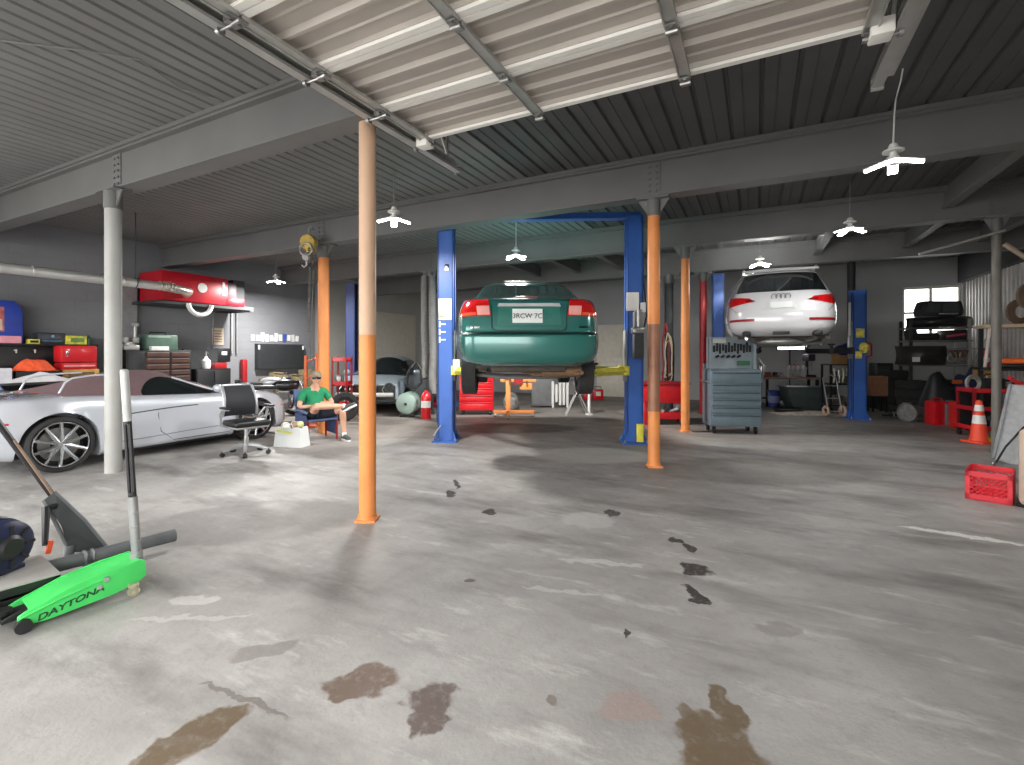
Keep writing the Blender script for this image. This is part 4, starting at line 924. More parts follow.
part(mo, 'housing', navy, lambda m: (m.lathe([(0, -.17), (.11, -.165), (.145, -.14), (.155, -.09), (.155, .10), (.13, .14), (0, .15)], (0, 0, .165), 'Y', 32), [m.torus((0, -.08+.04*k, .165), .155, .006, 'Y', 32, 6) for k in range(5)]))
part(mo, 'end_cap', black, lambda m: (m.lathe([(0, -.185), (.05, -.185), (.07, -.17)], (0, 0, .165), 'Y', 20), [m.box((.10*math.cos(a), -.168, .165+.10*math.sin(a)), (.05, .01, .016), ry=-a) for a in np.linspace(0, 2*PI, 9)[:-1]]))
part(mo, 'nameplate', chrome, lambda m: m.box((.04, -.02, .322), (.07, .06, .006), ry=.25))
part(mo, 'mount_foot', navy, lambda m: m.box((0, 0, .012), (.24, .22, .024), bev=.004))
# ------------------------------------------------------------------ grey tow dolly: cross tube, flared neck and long handle
gtube = M('dolly_grey', (104, 108, 110), .45, .35, var=.2, scale=8)
td = T('tow_dolly', 'dark grey tow dolly with flared neck and long bar rising left', 'dolly', J(0, 0), jang)
py = .62
part(td, 'cross_tube', gtube, lambda m: (m.cyl((.02, py+.02, .10), (.93, py-.01, .10), .045, seg=20), m.cyl((.925, py-.01, .10), (.945, py-.01, .10), .047, seg=20), m.torus((.42, py, .10), .048, .010, 'X', 20, 6), m.torus((.46, py, .10), .048, .008, 'X', 20, 6)))
part(td, 'tube_bore', black, lambda m: m.cyl((.940, py-.01, .10), (.948, py-.01, .10), .036, seg=20))
def jl(u, v, d):       # picture guide point at distance d -> jack axes
    p = at(u, d, zz(v, d)) - jo; ca, sa = math.cos(jang), math.sin(jang)
    return Vector((p.x*ca+p.y*sa, -p.x*sa+p.y*ca, p.z))
A0, A1 = jl(70, 552, 3.28), jl(110, 552, 3.44); B0, B1 = jl(44, 500, 3.22), jl(54, 492, 3.25); Ctop = jl(-30, 385, 3.05)
def plate(m):
    n = (A1-A0).cross(B0-A0).normalized()*.012
    q = [A0, A1, (A1+B1)/2+Vector((.005, 0, .01)), B1, B0, (A0+B0)/2+Vector((.02, 0, .0))]
    m.raw([p+n for p in q]+[p-n for p in q], [tuple(range(6)), tuple(range(11, 5, -1))]+[(i, (i+1) % 6, 6+(i+1) % 6, 6+i) for i in range(6)])
part(td, 'neck_plate', M('neck_dark', (58, 62, 64), .5, .3, var=.2), plate, smooth=0)
part(td, 'neck_edge', gtube, lambda m: (m.tube([A1, (A1+B1)/2+Vector((.008, 0, .015)), B1], .014, 8), m.tube([A0, B0], .012, 8)))
part(td, 'neck_bracket', gtube, lambda m: (m.cyl(A0+Vector((0, 0, .05)), A0-Vector((.01, 0, .04)), .03), m.cyl(A1+Vector((0, 0, .03)), A1-Vector((.01, 0, .04)), .02), m.box((A0+A1)/2-Vector((0, 0, .02)), (.20, .05, .05), bev=.01)))
part(td, 'tow_bar', blackm, lambda m: m.tube([(B0+B1)/2-Vector((-.04, 0, .05)), Ctop], .02, 8))
part(td, 'bar_edge', M('worn_bar_brown', (136, 112, 92), .5, .3, var=.2), lambda m: m.tube([(B0+B1)/2+Vector((.014, -.014, .012)), ((B0+B1)/2+Ctop)/2+Vector((.014, -.014, .012))], .008, 6))
lv0 = jl(46, 508, 3.2); lv1 = jl(45, 545, 3.1)
part(td, 'lever', black, lambda m: (m.tube([lv0+Vector((.05, 0, .0)), lv0, lv1], .022, 8, rr=[.02, .024, .016])))
part(td, 'orange_tab', M('bright_orange', (236, 92, 48), .5), lambda m: m.box(lv1+Vector((.02, 0, -.02)), (.03, .03, .08), ry=.2, bev=.006))
# ================================================================== along the left wall
ROT = -PI/2           # a thing whose front is local -Y faces into the room (+X) after this turn... see wl()
def wl(name, label, cat, y, x=-12.1, z=0.0, group=None, rz=0.0):
    """front (-Y local) looks along +X, local +X runs along +Y of the garage"""
    return T(name, label, cat, (x, y, z), PI/2+rz, group)
wb = wl('wall_cabinet', 'long black shop cabinet with a flat top along the left wall', 'cabinet', 3.3, -12.3)
part(wb, 'cabinet_body', black, lambda m: m.box2((-1.7, -.2, .0), (1.62, .25, 1.63), bev=.006))
part(wb, 'top_shelf', blackm, lambda m: m.box2((-1.75, -.28, 1.63), (1.66, .25, 1.67), bev=.006))
for k in range(6): part(wb, 'peg_hook', galv, lambda m: (m.cyl((-.6+.26*k, -.2, 1.55), (-.6+.26*k, -.25, 1.55), .018), m.cyl((-.6+.26*k, -.25, 1.55), (-.6+.26*k, -.26, 1.5), .012)))
wk = wl('workbench', 'low black workbench cluttered with boxes in front of the black cabinet', 'workbench', 3.4, -11.72)
part(wk, 'worktop', M('worktop_grey', (96, 94, 92), .6), lambda m: m.box2((-1.8, -.32, .94), (1.65, .30, .98), bev=.008))
for sx in (-1.72, 1.57):
    for sy in (-.27, .25): part(wk, 'leg', blackm, lambda m: m.box2((sx-.03, sy-.03, 0), (sx+.03, sy+.03, .94)))
part(wk, 'lower_shelf', blackm, lambda m: m.box2((-1.75, -.28, .3), (1.6, .26, .33)))
def boxthing(name, label, cat, y, x, z, size, mat, lidm=None, rz=0, tape=None):
    t = wl(name, label, cat, y, x, z, rz=rz)
    w_, d_, h_ = size
    part(t, 'carton', mat, lambda m: m.box((0, 0, h_/2), size, bev=.006))
    if lidm: part(t, 'print', lidm, lambda m: m.box((0, -d_/2-.002, h_*.5), (w_*.72, .004, h_*.5)))
    if tape: part(t, 'tape', tape, lambda m: m.box((0, 0, h_+.001), (.05, d_*1.002, .003)))
    return t
# big blue packaging with a pink pictured window
bx = wl('display_carton', 'large blue carton with a pink picture window on the black cabinet', 'carton', 3.36, -12.28, 1.67)
part(bx, 'carton', M('carton_blue', (44, 70, 170), .4, var=.1), lambda m: (m.prism([(-.55, 0), (.50, 0), (.50, .62), (.40, .78), (-.55, .80)], 'XZ', -.14, .14, .01)))
part(bx, 'picture', M('pink_picture', (196, 104, 96), .5, var=.5, scale=7), lambda m: m.box((-.06, -.142, .44), (.62, .006, .44)))
part(bx, 'pink_band', M('pink_band', (222, 150, 160), .5), lambda m: m.box((-.03, -.142, .075), (1.02, .006, .13)))
part(bx, 'dark_figure', black, lambda m: (m.lathe([(0, 0), (.09, .02), (.1, .1), (.05, .2), (0, .22)], (.0, -.142, .32), seg=16)))
part(bx, 'pale_panel', M('pale_print', (210, 190, 170), .5), lambda m: m.box((.16, -.146, .34), (.13, .004, .2)))
boxthing('yellow_box', 'small yellow box on the black cabinet beside the blue carton', 'box', 4.0, -12.15, 1.67, (.16, .14, .09), yellow, black)
tt = wl('machine_case', 'dark transparent parts case on the black cabinet', 'case', 4.27, -12.25, 1.67)
part(tt, 'case', M('smoky_case', (54, 58, 66), .3), lambda m: m.box((0, 0, .11), (.42, .26, .22), bev=.02))
part(tt, 'latch', chrome, lambda m: (m.box((0, -.135, .15), (.05, .02, .05)), m.box((0, -.135, .06), (.3, .012, .02))))
boxthing('carton', 'yellow and green printed carton above the red cabinet box', 'carton', 4.62, -12.12, 1.67, (.30, .2, .17), M('yellow_green_print', (214, 206, 70), .5, var=.45, scale=9), M('green_print', (90, 140, 70), .5, var=.3))
tag(MB().lathe([(0, 0), (.045, 0), (.045, .13), (.02, .16), (.02, .19), (0, .19)], seg=16).build('bottle', M('green_bottle', (46, 90, 70), .3), loc=(-12.1, 4.83, 1.67)), 'small dark green bottle right of the yellow carton', 'bottle')
tb = wl('red_toolbox', 'bright red metal toolbox below the yellow carton', 'toolbox', 4.51, -11.78, 1.19)
part(tb, 'box', red, lambda m: m.box2((-.29, -.16, .13), (.27, .18, .45), bev=.03))
dwt = part(tb, 'drawer', red, lambda m: m.box2((-.28, -.17, .0), (.26, .17, .12), bev=.01))
part(dwt, 'drawer_trim', M('pale_trim', (226, 170, 170), .4), lambda m: m.box2((-.25, -.178, .05), (.23, -.168, .075)))
part(tb, 'latch', chrome, lambda m: m.box((-.2, -.165, .30), (.035, .014, .12), bev=.004))
boxthing('carton', 'brown cardboard carton under the red toolbox', 'carton', 4.52, -11.76, .98, (.56, .34, .205), M('printed_cardboard', (196, 150, 84), .8, var=.15), M('brown_print', (120, 90, 52), .7), tape=M('clear_tape', (206, 180, 130), .3))
bn = wl('parts_bin', 'black plastic bin holding the orange cloth heap', 'bin', 3.86, -11.62, .98)
part(bn, 'bin', black, lambda m: (m.box2((-.34, -.2, 0), (.30, .2, .02)), m.box2((-.34, -.2, 0), (-.32, .2, .2)), m.box2((.28, -.2, 0), (.30, .2, .2)), m.box2((-.34, -.2, 0), (.30, -.18, .2)), m.box2((-.34, .18, 0), (.30, .2, .2))), smooth=0)
def heap(name, label, cat, loc, w_, d_, h_, mat, seed, rz=0, pk=.0, n=26, full=False):
    rd = random.Random(seed); ph = [rd.uniform(0, 6) for _ in range(6)]
    def f(u, v):
        x, y = (u-.5)*2, (v-.5)*2; r = min(1, math.sqrt(x*x+y*y))
        z = h_*(max(0, 1-r**3.2) if full else max(0, (1-r))**.8)*(1+.25*math.sin(5*x+ph[0])*math.cos(4*y+ph[1]))+.05*h_*math.sin(13*x+ph[2])*math.sin(11*y+ph[3])*(1-r)
        return Vector((x*w_/2+pk*z, y*d_/2, max(0, z)+.012))
    m = MB().shell(f, lambda u, v: Vector((f(u, v).x, f(u, v).y, 0)), n, n)
    return tag(m.build(name, mat, loc=loc, rz=rz, smooth=60), label, cat)
heap('orange_cloth', 'heap of bright orange cloth spilling over the black bin', 'cloth', (-11.62, 3.84, 1.17), .60, .40, .27, M('orange_cloth', (238, 92, 48), .85, var=.2, scale=20), 3, PI/2)
heap('white_rags', 'pile of white rags on the bench below the black bin', 'rags', (-11.42, 3.85, .985), .9, .26, .16, M('white_cloth', (214, 212, 214), .85, var=.1, scale=9), 5, PI/2)
boxthing('white_jug', 'tall white container left of the white rags', 'container', 3.38, -11.45, .98, (.2, .16, .26), M('white_plastic_jug', (218, 218, 222), .4))
heap('blue_sheet', 'crumpled blue plastic sheet behind the sports car tail', 'sheet', (-10.75, 3.0, .0), 1.5, .8, 1.0, M('blue_sheet', (56, 96, 170), .4, var=.4, scale=7), 8, PI/2)
# black tool chest with brown drawers
bc = wl('tool_chest', 'wide black tool chest with brown drawers on the left wall', 'tool chest', 6.05, -12.2)
part(bc, 'cabinet_body', black, lambda m: m.box2((-.66, -.3, .05), (.66, .28, 1.56), bev=.01))
brown_m = M('brown_drawer', (98, 68, 58), .4, .2, var=.2)
for k in range(6):
    for sx in (-1, 1):
        if sx < 0 and k < 0: continue
        x0_, x1_ = (-.28, .18) if sx < 0 else (.22, .62)
        dw = part(bc, 'drawer', brown_m, lambda m: m.box2((x0_, -.318, 1.42-.135*k), (x1_, -.295, 1.52-.135*k), bev=.005))
        part(dw, 'drawer_handle', steel, lambda m: m.box2((x0_+.02, -.33, 1.50-.135*k), (x1_-.02, -.316, 1.515-.135*k)))
part(bc, 'door', blackm, lambda m: m.box2((-.63, -.312, .3), (-.32, -.298, 1.52), bev=.006))
gcs = wl('green_case', 'green metal case on the black chest with brown drawers', 'case', 6.12, -12.2, 1.56)
part(gcs, 'case', M('case_green', (74, 100, 86), .45, var=.15), lambda m: m.box2((-.30, -.2, 0), (.36, .2, .36), bev=.03))
part(gcs, 'top_strip', M('pale_green', (150, 172, 160), .4), lambda m: m.box2((-.26, -.205, .29), (.2, -.195, .34)))  # paler green strip near the top of the case front
part(gcs, 'handle', black, lambda m: m.tube([(-.15, 0, .36), (-.13, 0, .41), (.18, 0, .41), (.2, 0, .36)], .012, 6))
boxthing('paper_stack', 'flat white packet lying before the green case', 'packet', 6.05, -11.95, 1.56, (.36, .1, .09), white)
vs = wl('bench_vise', 'pale grey bench vise on the left end of the black chest', 'vise', 5.55, -12.1, 1.56)
part(vs, 'base', galv, lambda m: (m.box((0, 0, .06), (.30, .2, .12), bev=.03), m.cyl((0, 0, .1), (0, 0, .18), .09)))
part(vs, 'jaw', galv, lambda m: (m.box((.08, -.02, .22), (.12, .16, .12), bev=.02), m.box((-.1, -.02, .22), (.08, .16, .12), bev=.02)))
part(vs, 'post', galv, lambda m: (m.cyl((.1, 0, .25), (.1, 0, .55), .03), m.box((.1, -.02, .56), (.10, .14, .08), bev=.02)))
part(vs, 'screw_handle', steel, lambda m: (m.cyl((-.14, -.02, .2), (-.28, -.02, .2), .016), m.cyl((-.27, -.02, .1), (-.27, -.02, .3), .01)))
# second black cabinet with white and red goods on top
c2 = wl('low_cabinet', 'low dark cabinet between the brown-drawer chest and the notices', 'cabinet', 7.25, -12.2)
part(c2, 'cabinet_body', blackm, lambda m: m.box2((-.42, -.3, .03), (.42, .28, 1.12), bev=.01))
part(c2, 'door', black, lambda m: m.box2((-.4, -.315, .1), (-.01, -.298, 1.08), bev=.006))
part(c2, 'door', black, lambda m: m.box2((.01, -.315, .1), (.4, -.298, 1.08), bev=.006))
part(c2, 'back_panel', dark, lambda m: m.box2((-.42, .24, 1.12), (.42, .28, 1.62)))
ja = wl('white_pump', 'white spray pump bottle on the low dark cabinet', 'bottle', 7.2, -12.15, 1.12)
part(ja, 'bottle', white, lambda m: m.lathe([(0, 0), (.10, 0), (.11, .05), (.1, .2), (.04, .26), (.03, .3), (0, .3)], seg=18))
part(ja, 'nozzle', galv, lambda m: (m.cyl((0, 0, .3), (0, 0, .42), .014), m.cyl((0, 0, .4), (.0, -.1, .38), .01)))
boxthing('red_box', 'dark red box beside the white pump bottle', 'box', 7.45, -12.05, 1.12, (.30, .2, .14), redd)
# notices and switch box
nb = wl('notice_sheet', 'cream printed notice pinned on the left wall', 'notice', 7.76, -12.58, 1.72)
part(nb, 'sheet', M('notice_paper', (216, 200, 178), .7, var=.04), lambda m: m.box((0, 0, .22), (.30, .015, .44)))
part(nb, 'printed_lines', M('notice_print', (140, 112, 92), .7), lambda m: [m.box((.01*(k % 2), -.009, .36-.07*k), (.2, .004, .022)) for k in range(5)])
sb = wl('switch_box', 'black switch box with a white label under the cream notice', 'box', 7.85, -12.52, 1.28)
part(sb, 'box', black, lambda m: m.box((0, 0, .17), (.34, .14, .36), bev=.02))
part(sb, 'label', white, lambda m: m.box((.0, -.072, .22), (.14, .005, .09)))
for k, yy in enumerate((7.62, 8.12, 8.26)):
    tag(MB().cyl((-12.55, yy, .0 if k == 0 else 1.5), (-12.55, yy, 3.2), .025 if k else .018).build('wall_conduit', galv if k == 1 else grey), ['thin grey conduit left of the cream notice', 'paler conduit just right of the cream notice', 'grey conduit left of the sticker strip'][k], 'conduit', 'wall conduits')
tag(MB().box((-12.5, 8.42, .86), (.14, .14, .95), bev=.03).build('red_standpipe', redd), 'dark red upright pipe on the wall left of the black roller panel', 'pipe')
# strip of stickers over a black panel
sp = wl('sticker_strip', 'row of white and blue stickers above the black panel', 'stickers', 9.47, -12.585, 1.80)
rd = random.Random(4)
for k in range(11):
    w_ = .11; mt_ = [white, M('pale_sticker', (206, 208, 210), .5), M('blue_sticker', (60, 84, 160), .5)][2 if k == 7 else (k % 2)]
    part(sp, 'sticker', mt_, lambda m: m.box((-.72+.145*k, 0, .15+rd.uniform(-.02, .02)), (w_, .01, .22+rd.uniform(-.06, .05)), ry=rd.uniform(-.12, .12)))
rp_ = wl('roller_panel', 'black ribbed panel below the sticker row', 'panel', 9.55, -12.5, 1.05)
part(rp_, 'panel', M('panel_black', (44, 46, 48), .6), lambda m: (m.box2((-.75, -.05, 0), (.78, .08, .72)), [m.box2((-.75, -.058, .03+.09*k), (.78, -.05, .09+.09*k)) for k in range(7)]), smooth=0)
for s in (-.72, .75): part(rp_, 'clip', white, lambda m: m.box((s, -.06, .62), (.05, .03, .12), bev=.008))
for k in range(5):
    boxthing('carton', ['plain brown carton on the floor row below the black panel, leftmost', 'taller brown carton, second below the black panel', 'small brown carton, middle of the row below the black panel', 'brown carton with open flaps, fourth below the black panel', 'brown carton at the right end below the black panel'][k], 'carton', 8.92+.33*k, -12.2, .0, (.29, .4, [.8, .95, .72, .88, 1.0][k]), M('olive_carton', (120, 108, 80), .8, var=.2), tape=M('clear_tape', (206, 180, 130)))
# ------------------------------------------------------------------ red wall unit, exhaust duct, loop hose
ru = wl('extraction_unit', 'red metal extraction unit mounted high on the left wall', 'fan unit', 6.75, -11.95, 2.66)
part(ru, 'housing', M('unit_red', (178, 16, 34), .4, var=.08), lambda m: m.box2((-.86, -.42, 0), (.62, .5, .66), bev=.03))
part(ru, 'side_box', M('grey_purple', (92, 76, 84), .5), lambda m: m.box2((.62, -.3, .18), (.92, .4, .6), bev=.03))
part(ru, 'base_tray', M('unit_red', (178, 16, 34)), lambda m: m.box2((.55, -.42, .0), (1.05, .5, .2), bev=.03))
part(ru, 'white_badge', white, lambda m: m.lathe([(0, -.004), (.11, -.004), (.11, .004), (0, .004)], (.0, -.426, .36), 'Y', 24))
part(ru, 'white_bar', white, lambda m: m.box((.50, -.426, .40), (.06, .008, .32)))
part(ru, 'mount_rail', dark, lambda m: m.box2((-1.0, -.5, -.08), (1.2, .55, -.02)))
part(ru, 'wall_bracket', dark, lambda m: (m.box2((.9, -.4, -.1), (1.3, .6, .02)), m.box2((.95, -.1, -.1), (1.25, .6, .7))))
tag(MB().tube([(-11.45, 6.65+.26*math.cos(a)+.0, 2.64-.26*math.sin(a)*1.0) for a in np.linspace(.05, PI-.05, 16)], .05, 12).build('loop_hose', white), 'white hose looping below the red extraction unit', 'hose')
dt = T('exhaust_duct', 'bright metal duct running along the left side to the red unit', 'duct', (-10.05, 0, 2.77), 0)
part(dt, 'pipe', M('bright_duct', (208, 208, 204), .35, .5, var=.08), lambda m: (m.cyl((0, .6, 0), (0, 5.1, -.01), .078, seg=20), [m.torus((0, y, 0), .08, .008, 'Y', 20, 6) for y in (1.9, 3.3, 4.5)]))
part(dt, 'flex_end', M('crinkled_foil', (220, 214, 204), .3, .7, var=.25, scale=30), lambda m: (m.tube([(0, 5.1, 0), (-.1, 5.5, -.02), (-.6, 5.95, .02), (-1.3, 6.3, .05), (-1.52, 6.4, .08)], .085, 12), [m.torus((0, 5.1+.06*k, -.005), .083, .008, 'Y', 16, 6) for k in range(5)]))
for y in (1.5, 4.7): part(dt, 'hanger', dark, lambda m: (m.cyl((0, y, .07), (0, y, ZC-2.77), .008), m.torus((0, y, 0), .086, .008, 'Y', 20, 6)))
# ------------------------------------------------------------------ chain hoist and orange frame by the orange column
ch = T('chain_hoist', 'yellow chain hoist hanging beside the orange column top', 'hoist', at(311, 8.75), TH)
cy = M('hoist_yellow', (188, 160, 76), .5, .2, var=.2, scale=12)
part(ch, 'gear_case', cy, lambda m: (m.lathe([(0, -.09), (.13, -.08), (.15, -.03), (.15, .03), (.13, .08), (0, .09)], (-.04, 0, 3.50), 'Y', 24), m.box((0, 0, 3.36), (.14, .14, .1), bev=.02)))
part(ch, 'hand_wheel', steel, lambda m: m.torus((-.04, -.12, 3.36), .11, .018, 'Y', 24, 8))
part(ch, 'top_hook', steel, lambda m: m.tube([(-.04, 0, 3.62), (-.04, 0, 3.74), (.0, 0, 3.8), (.04, 0, 3.74)], .016, 8))
part(ch, 'hook_block', steel, lambda m: (m.cyl((-.08, -.03, 3.24), (-.08, .05, 3.24), .07), m.tube([(-.08, 0, 3.18), (-.08, 0, 3.1), (-.13, 0, 3.05), (-.16, 0, 3.1)], .018, 8)))
def links(m, x, y, z0, z1):
    z = z1; k = 0
    while z > z0:
        m.torus((x, y, z), .016, .005, 'X' if k % 2 else 'Y', 8, 5); z -= .026; k += 1
for x, zl in ((.02, 1.35), (.07, 1.2), (-.0, 1.6)):
    part(ch, 'chain', M('chain_dark', (92, 90, 86), .45, .6), lambda m: (m.tube([(x+.01*math.sin(z*5), -.1, z) for z in np.linspace(zl, 3.4, 20)], .005, 5), [m.torus((x+.01*math.sin(z*5), -.1, z), .011, .004, 'X' if int(z*30) % 2 else 'Y', 8, 5) for z in np.linspace(zl, 3.38, 46)]))
of = T('parts_ladder', 'orange metal frame leaning behind the seated man', 'frame', at(313, 9.9), TH)
part(of, 'upright', M('frame_orange', (206, 96, 40), .5), lambda m: m.box2((-.17, -.03, 0), (-.12, .03, 1.45)))
part(of, 'upright', M('frame_orange', (206, 96, 40)), lambda m: m.box2((.06, -.03, 0), (.11, .03, 1.5)))
for k in range(4): part(of, 'crossbar', M('frame_orange', (206, 96, 40)), lambda m: m.cyl((-.15, 0, .3+.34*k), (.09, 0, .38+.34*k), .022))
part(of, 'foot', M('frame_orange', (206, 96, 40)), lambda m: m.box2((-.2, -.25, 0), (.14, .25, .03)))
rt = T('tool_cart', 'narrow red tool cart beside the dark blue lift post', 'tool cart', at(342, 11.2), TH)
part(rt, 'frame', redd, lambda m: [m.box2((x-.02, y-.02, 0.03), (x+.02, y+.02, 1.42)) for x in (-.16, .16) for y in (-.18, .18)])
for z in (.25, .75, 1.3): part(rt, 'tray', red, lambda m: (m.box2((-.18, -.2, z), (.18, .2, z+.015)), m.box2((-.18, -.2, z), (.18, -.19, z+.1)), m.box2((-.18, .19, z), (.18, .2, z+.1))))
part(rt, 'tray_can', steel, lambda m: m.cyl((.08, 0, .765), (.08, 0, 1.0), .05))
part(rt, 'tray_motor', steel, lambda m: m.box((-.05, -.05, .88), (.14, .14, .22), bev=.03))
# ================================================================== motorcycles ahead of the silver car
def motorcycle(loc, rz, lab, pc):
    t = T('motorcycle', lab, 'motorcycle', loc, rz)
    for x in (-.66, .68):
        w_ = bpy.data.objects.new('wheel', None); COL.objects.link(w_); w_.parent = t; w_.location = (x, 0, .31)
        MB().torus((0, 0, 0), .255, .055, 'Y', 32, 10).build('tyre', rubber, w_)
        MB().torus((0, 0, 0), .20, .015, 'Y', 28, 6).build('rim', steel, w_)
        part(w_, 'spokes', steel, lambda m: ([m.cyl((0, 0, 0), (.2*math.cos(a), 0, .2*math.sin(a)), .007, seg=5) for a in np.linspace(0, 2*PI, 11)[:-1]], m.cyl((0, -.06, 0), (0, .06, 0), .035), m.cyl((0, .03, 0), (0, .035, 0), .11)))
    part(t, 'fork', chrome, lambda m: [m.cyl((.68, s*.075, .31), (.46, s*.075, .92), .022) for s in (-1, 1)])
    part(t, 'handlebar', blackm, lambda m: m.tube([(.36, -.36, 1.02), (.46, -.2, 1.0), (.46, .2, 1.0), (.36, .36, 1.02)], .014, 6))
    part(t, 'headlamp', chrome, lambda m: m.lathe([(0, .1), (.07, .07), (.085, 0), (0, -.01)], (.54, 0, .86), 'X', 20))
    part(t, 'fuel_tank', pc, lambda m: m.ball((.18, 0, .80), (.28, .14, .13), 18, 12))
    part(t, 'seat', black, lambda m: (m.box((-.28, 0, .76), (.62, .24, .09), bev=.04), m.box((-.58, 0, .82), (.1, .2, .1), bev=.03)))
    part(t, 'engine', M('engine_alloy', (140, 140, 140), .4, .7, var=.2, scale=12), lambda m: (m.box((.05, 0, .38), (.40, .26, .24), bev=.04), [m.box((.13, 0, .50+.03*k), (.22, .24, .016)) for k in range(6)], m.cyl((-.08, -.16, .36), (-.08, .16, .36), .11)))
    part(t, 'frame_tube', blackm, lambda m: (m.tube([(.44, 0, .88), (.3, 0, .3), (-.3, 0, .26), (-.45, 0, .7), (.44, 0, .88)], .02, 6), [m.tube([(-.66, s*.1, .31), (-.25, s*.1, .34)], .02, 6) for s in (-1, 1)]))
    part(t, 'exhaust', chrome, lambda m: m.tube([(.22, .13, .5), (.28, .15, .3), (0, .16, .2), (-.75, .17, .28)], .03, 8))
    part(t, 'fender', pc, lambda m: (m.shell(lambda u, v: Vector((-.66+.34*math.cos(.5+2*u), -.07+.14*v, .31+.34*math.sin(.5+2*u))), lambda u, v: Vector((-.66+.33*math.cos(.5+2*u), -.07+.14*v, .31+.33*math.sin(.5+2*u))), 14, 3)))
    part(t, 'side_stand', steel, lambda m: m.cyl((0, -.1, .25), (-.08, -.28, .015), .013))
    return t
motorcycle(at(277, 10.5), TH+.30, 'black motorcycle parked ahead of the silver car nose', M('bike_black', (34, 34, 36), .3, coat=.5))
motorcycle(at(264, 11.6), TH+.15, 'pale-tanked motorcycle farther back behind the black motorcycle', M('bike_silver', (176, 178, 180), .3, .4))
tag(MB().torus((0, 0, .32), .25, .075, 'Y', 32, 10).torus((0, 0, .32), .17, .02, 'Y', 28, 6).build('tyre', rubber, loc=at(344, 10.6), rz=TH+.5), 'loose tyre standing upright behind the orange and tan column', 'tyre')
# ================================================================== bay behind the white car
bn2 = T('workbench', 'wood-topped workbench against the rear wall below the white car', 'workbench', at(790, 13.75), TH-.12)
part(bn2, 'worktop', M('stained_wood', (150, 122, 108), .75, var=.25, scale=5), lambda m: m.box((-.05, 0, .80), (1.5, .6, .06), bev=.01))
for sx in (-1, 1):
    for sy in (-1, 1): part(bn2, 'leg', blackm, lambda m: m.box((sx*.66-.05, sy*.24, .385), (.06, .06, .77)))
part(bn2, 'stretcher', blackm, lambda m: (m.box((-.05, .24, .2), (1.3, .04, .05)), m.box((-.05, -.24, .2), (1.3, .04, .05))))
def on_bench(dx, dy, z=.83):
    a = TH-.12; b = at(790, 13.75); return Vector((b.x+dx*math.cos(a)-dy*math.sin(a), b.y+dx*math.sin(a)+dy*math.cos(a), z))
def jug_mesh(t):
    part(t, 'bottle', M('milky_jug', (206, 208, 208), .4), lambda m: (m.box((0, 0, .13), (.115, .12, .26), bev=.03), m.lathe([(.055, .25), (.03, .31), (.02, .33), (0, .33)], seg=14)))
    part(t, 'cap', [red, grey][0], lambda m: m.cyl((0, 0, .33), (0, 0, .36), .024))
    part(t, 'handle', M('milky_jug', (206, 208, 208)), lambda m: m.tube([(.05, 0, .29), (.085, 0, .26), (.07, 0, .17), (.05, 0, .15)], .01, 6))
jg = T('jug', 'pale fluid jug on the wooden bench, leftmost of four', 'jug', on_bench(-.02, 0), TH, 'fluid jugs on the bench'); jug_mesh(jg)
for k, w_ in enumerate(('second from left', 'third from left', 'rightmost')): copy_tree(jg, on_bench(.11+.13*k, .02*(k % 2)), TH, 'pale fluid jug on the wooden bench, %s of four' % w_)
for k, (dx, col_, s_) in enumerate(((-.62, M('rusty_part', (120, 84, 70), .8, .3, var=.3), .14), (-.42, blackm, .11), (-.25, steel, .09))):
    o = MB().lathe([(0, 0), (s_, 0), (s_, .04), (s_*.6, .06), (s_*.6, .13), (.02, .14), (0, .14)], seg=22).build('brake_rotor' if k == 0 else 'bearing_hub', col_, loc=on_bench(dx, -.05))
    tag(o, ['rusty hub disc lying at the left end of the wooden bench', 'black hub casting on the wooden bench', 'small steel hub on the bench beside the jugs'][k], 'car part')
md = T('drill_press', 'dark upright bench machine at the right end of the wooden bench', 'machine', on_bench(.52, .05), TH)
part(md, 'column', black, lambda m: (m.box((0, 0, .03), (.26, .3, .06), bev=.01), m.cyl((0, .08, .06), (0, .08, .62), .035)))
part(md, 'head', M('dark_purple_grey', (62, 58, 66), .5), lambda m: m.box((0, 0, .55), (.2, .34, .2), bev=.03))
part(md, 'spindle', steel, lambda m: (m.cyl((0, -.1, .3), (0, -.1, .46), .025), m.cyl((0, -.1, .2), (0, -.1, .3), .010)))
bk = T('bucket', 'blue plastic bucket on the floor under the wooden bench', 'bucket', at(774, 13.42), TH)
part(bk, 'bucket', M('bucket_blue', (46, 70, 150), .4), lambda m: m.lathe([(0, 0), (.135, 0), (.16, .44), (.172, .44), (.172, .47), (.15, .47), (.125, .02), (0, .02)], seg=28))
part(bk, 'label', M('pale_blue_label', (140, 150, 190), .5), lambda m: m.lathe([(.146, .13), (.1505, .13), (.160, .32), (.156, .32)], seg=28, closed=True))
part(bk, 'handle', galv, lambda m: m.tube([(.17*math.cos(a), -.17*math.sin(a)*.5-.02, .42-.16*math.sin(a)) for a in np.linspace(0, PI, 12)], .006, 6))
tt2 = T('storage_tote', 'large dark grey-green tub under the white car', 'tub', at(806, 12.9), TH-.1)
part(tt2, 'tub', M('tub_grey_green', (58, 68, 68), .55, var=.12), lambda m: m.prism([(-.40, .02), (.42, .0), (.62, .34), (.64, .58), (-.58, .60), (-.54, .3)], 'XZ', -.3, .3, .03))
part(tt2, 'rim', M('tub_rim', (70, 82, 82), .5), lambda m: m.box((.03, 0, .60), (1.26, .64, .04), bev=.015))
part(tt2, 'side_rib', M('tub_rim', (70, 82, 82)), lambda m: m.tube([(-.5, -.305, .3), (0, -.315, .34), (.58, -.305, .36)], .014, 6))
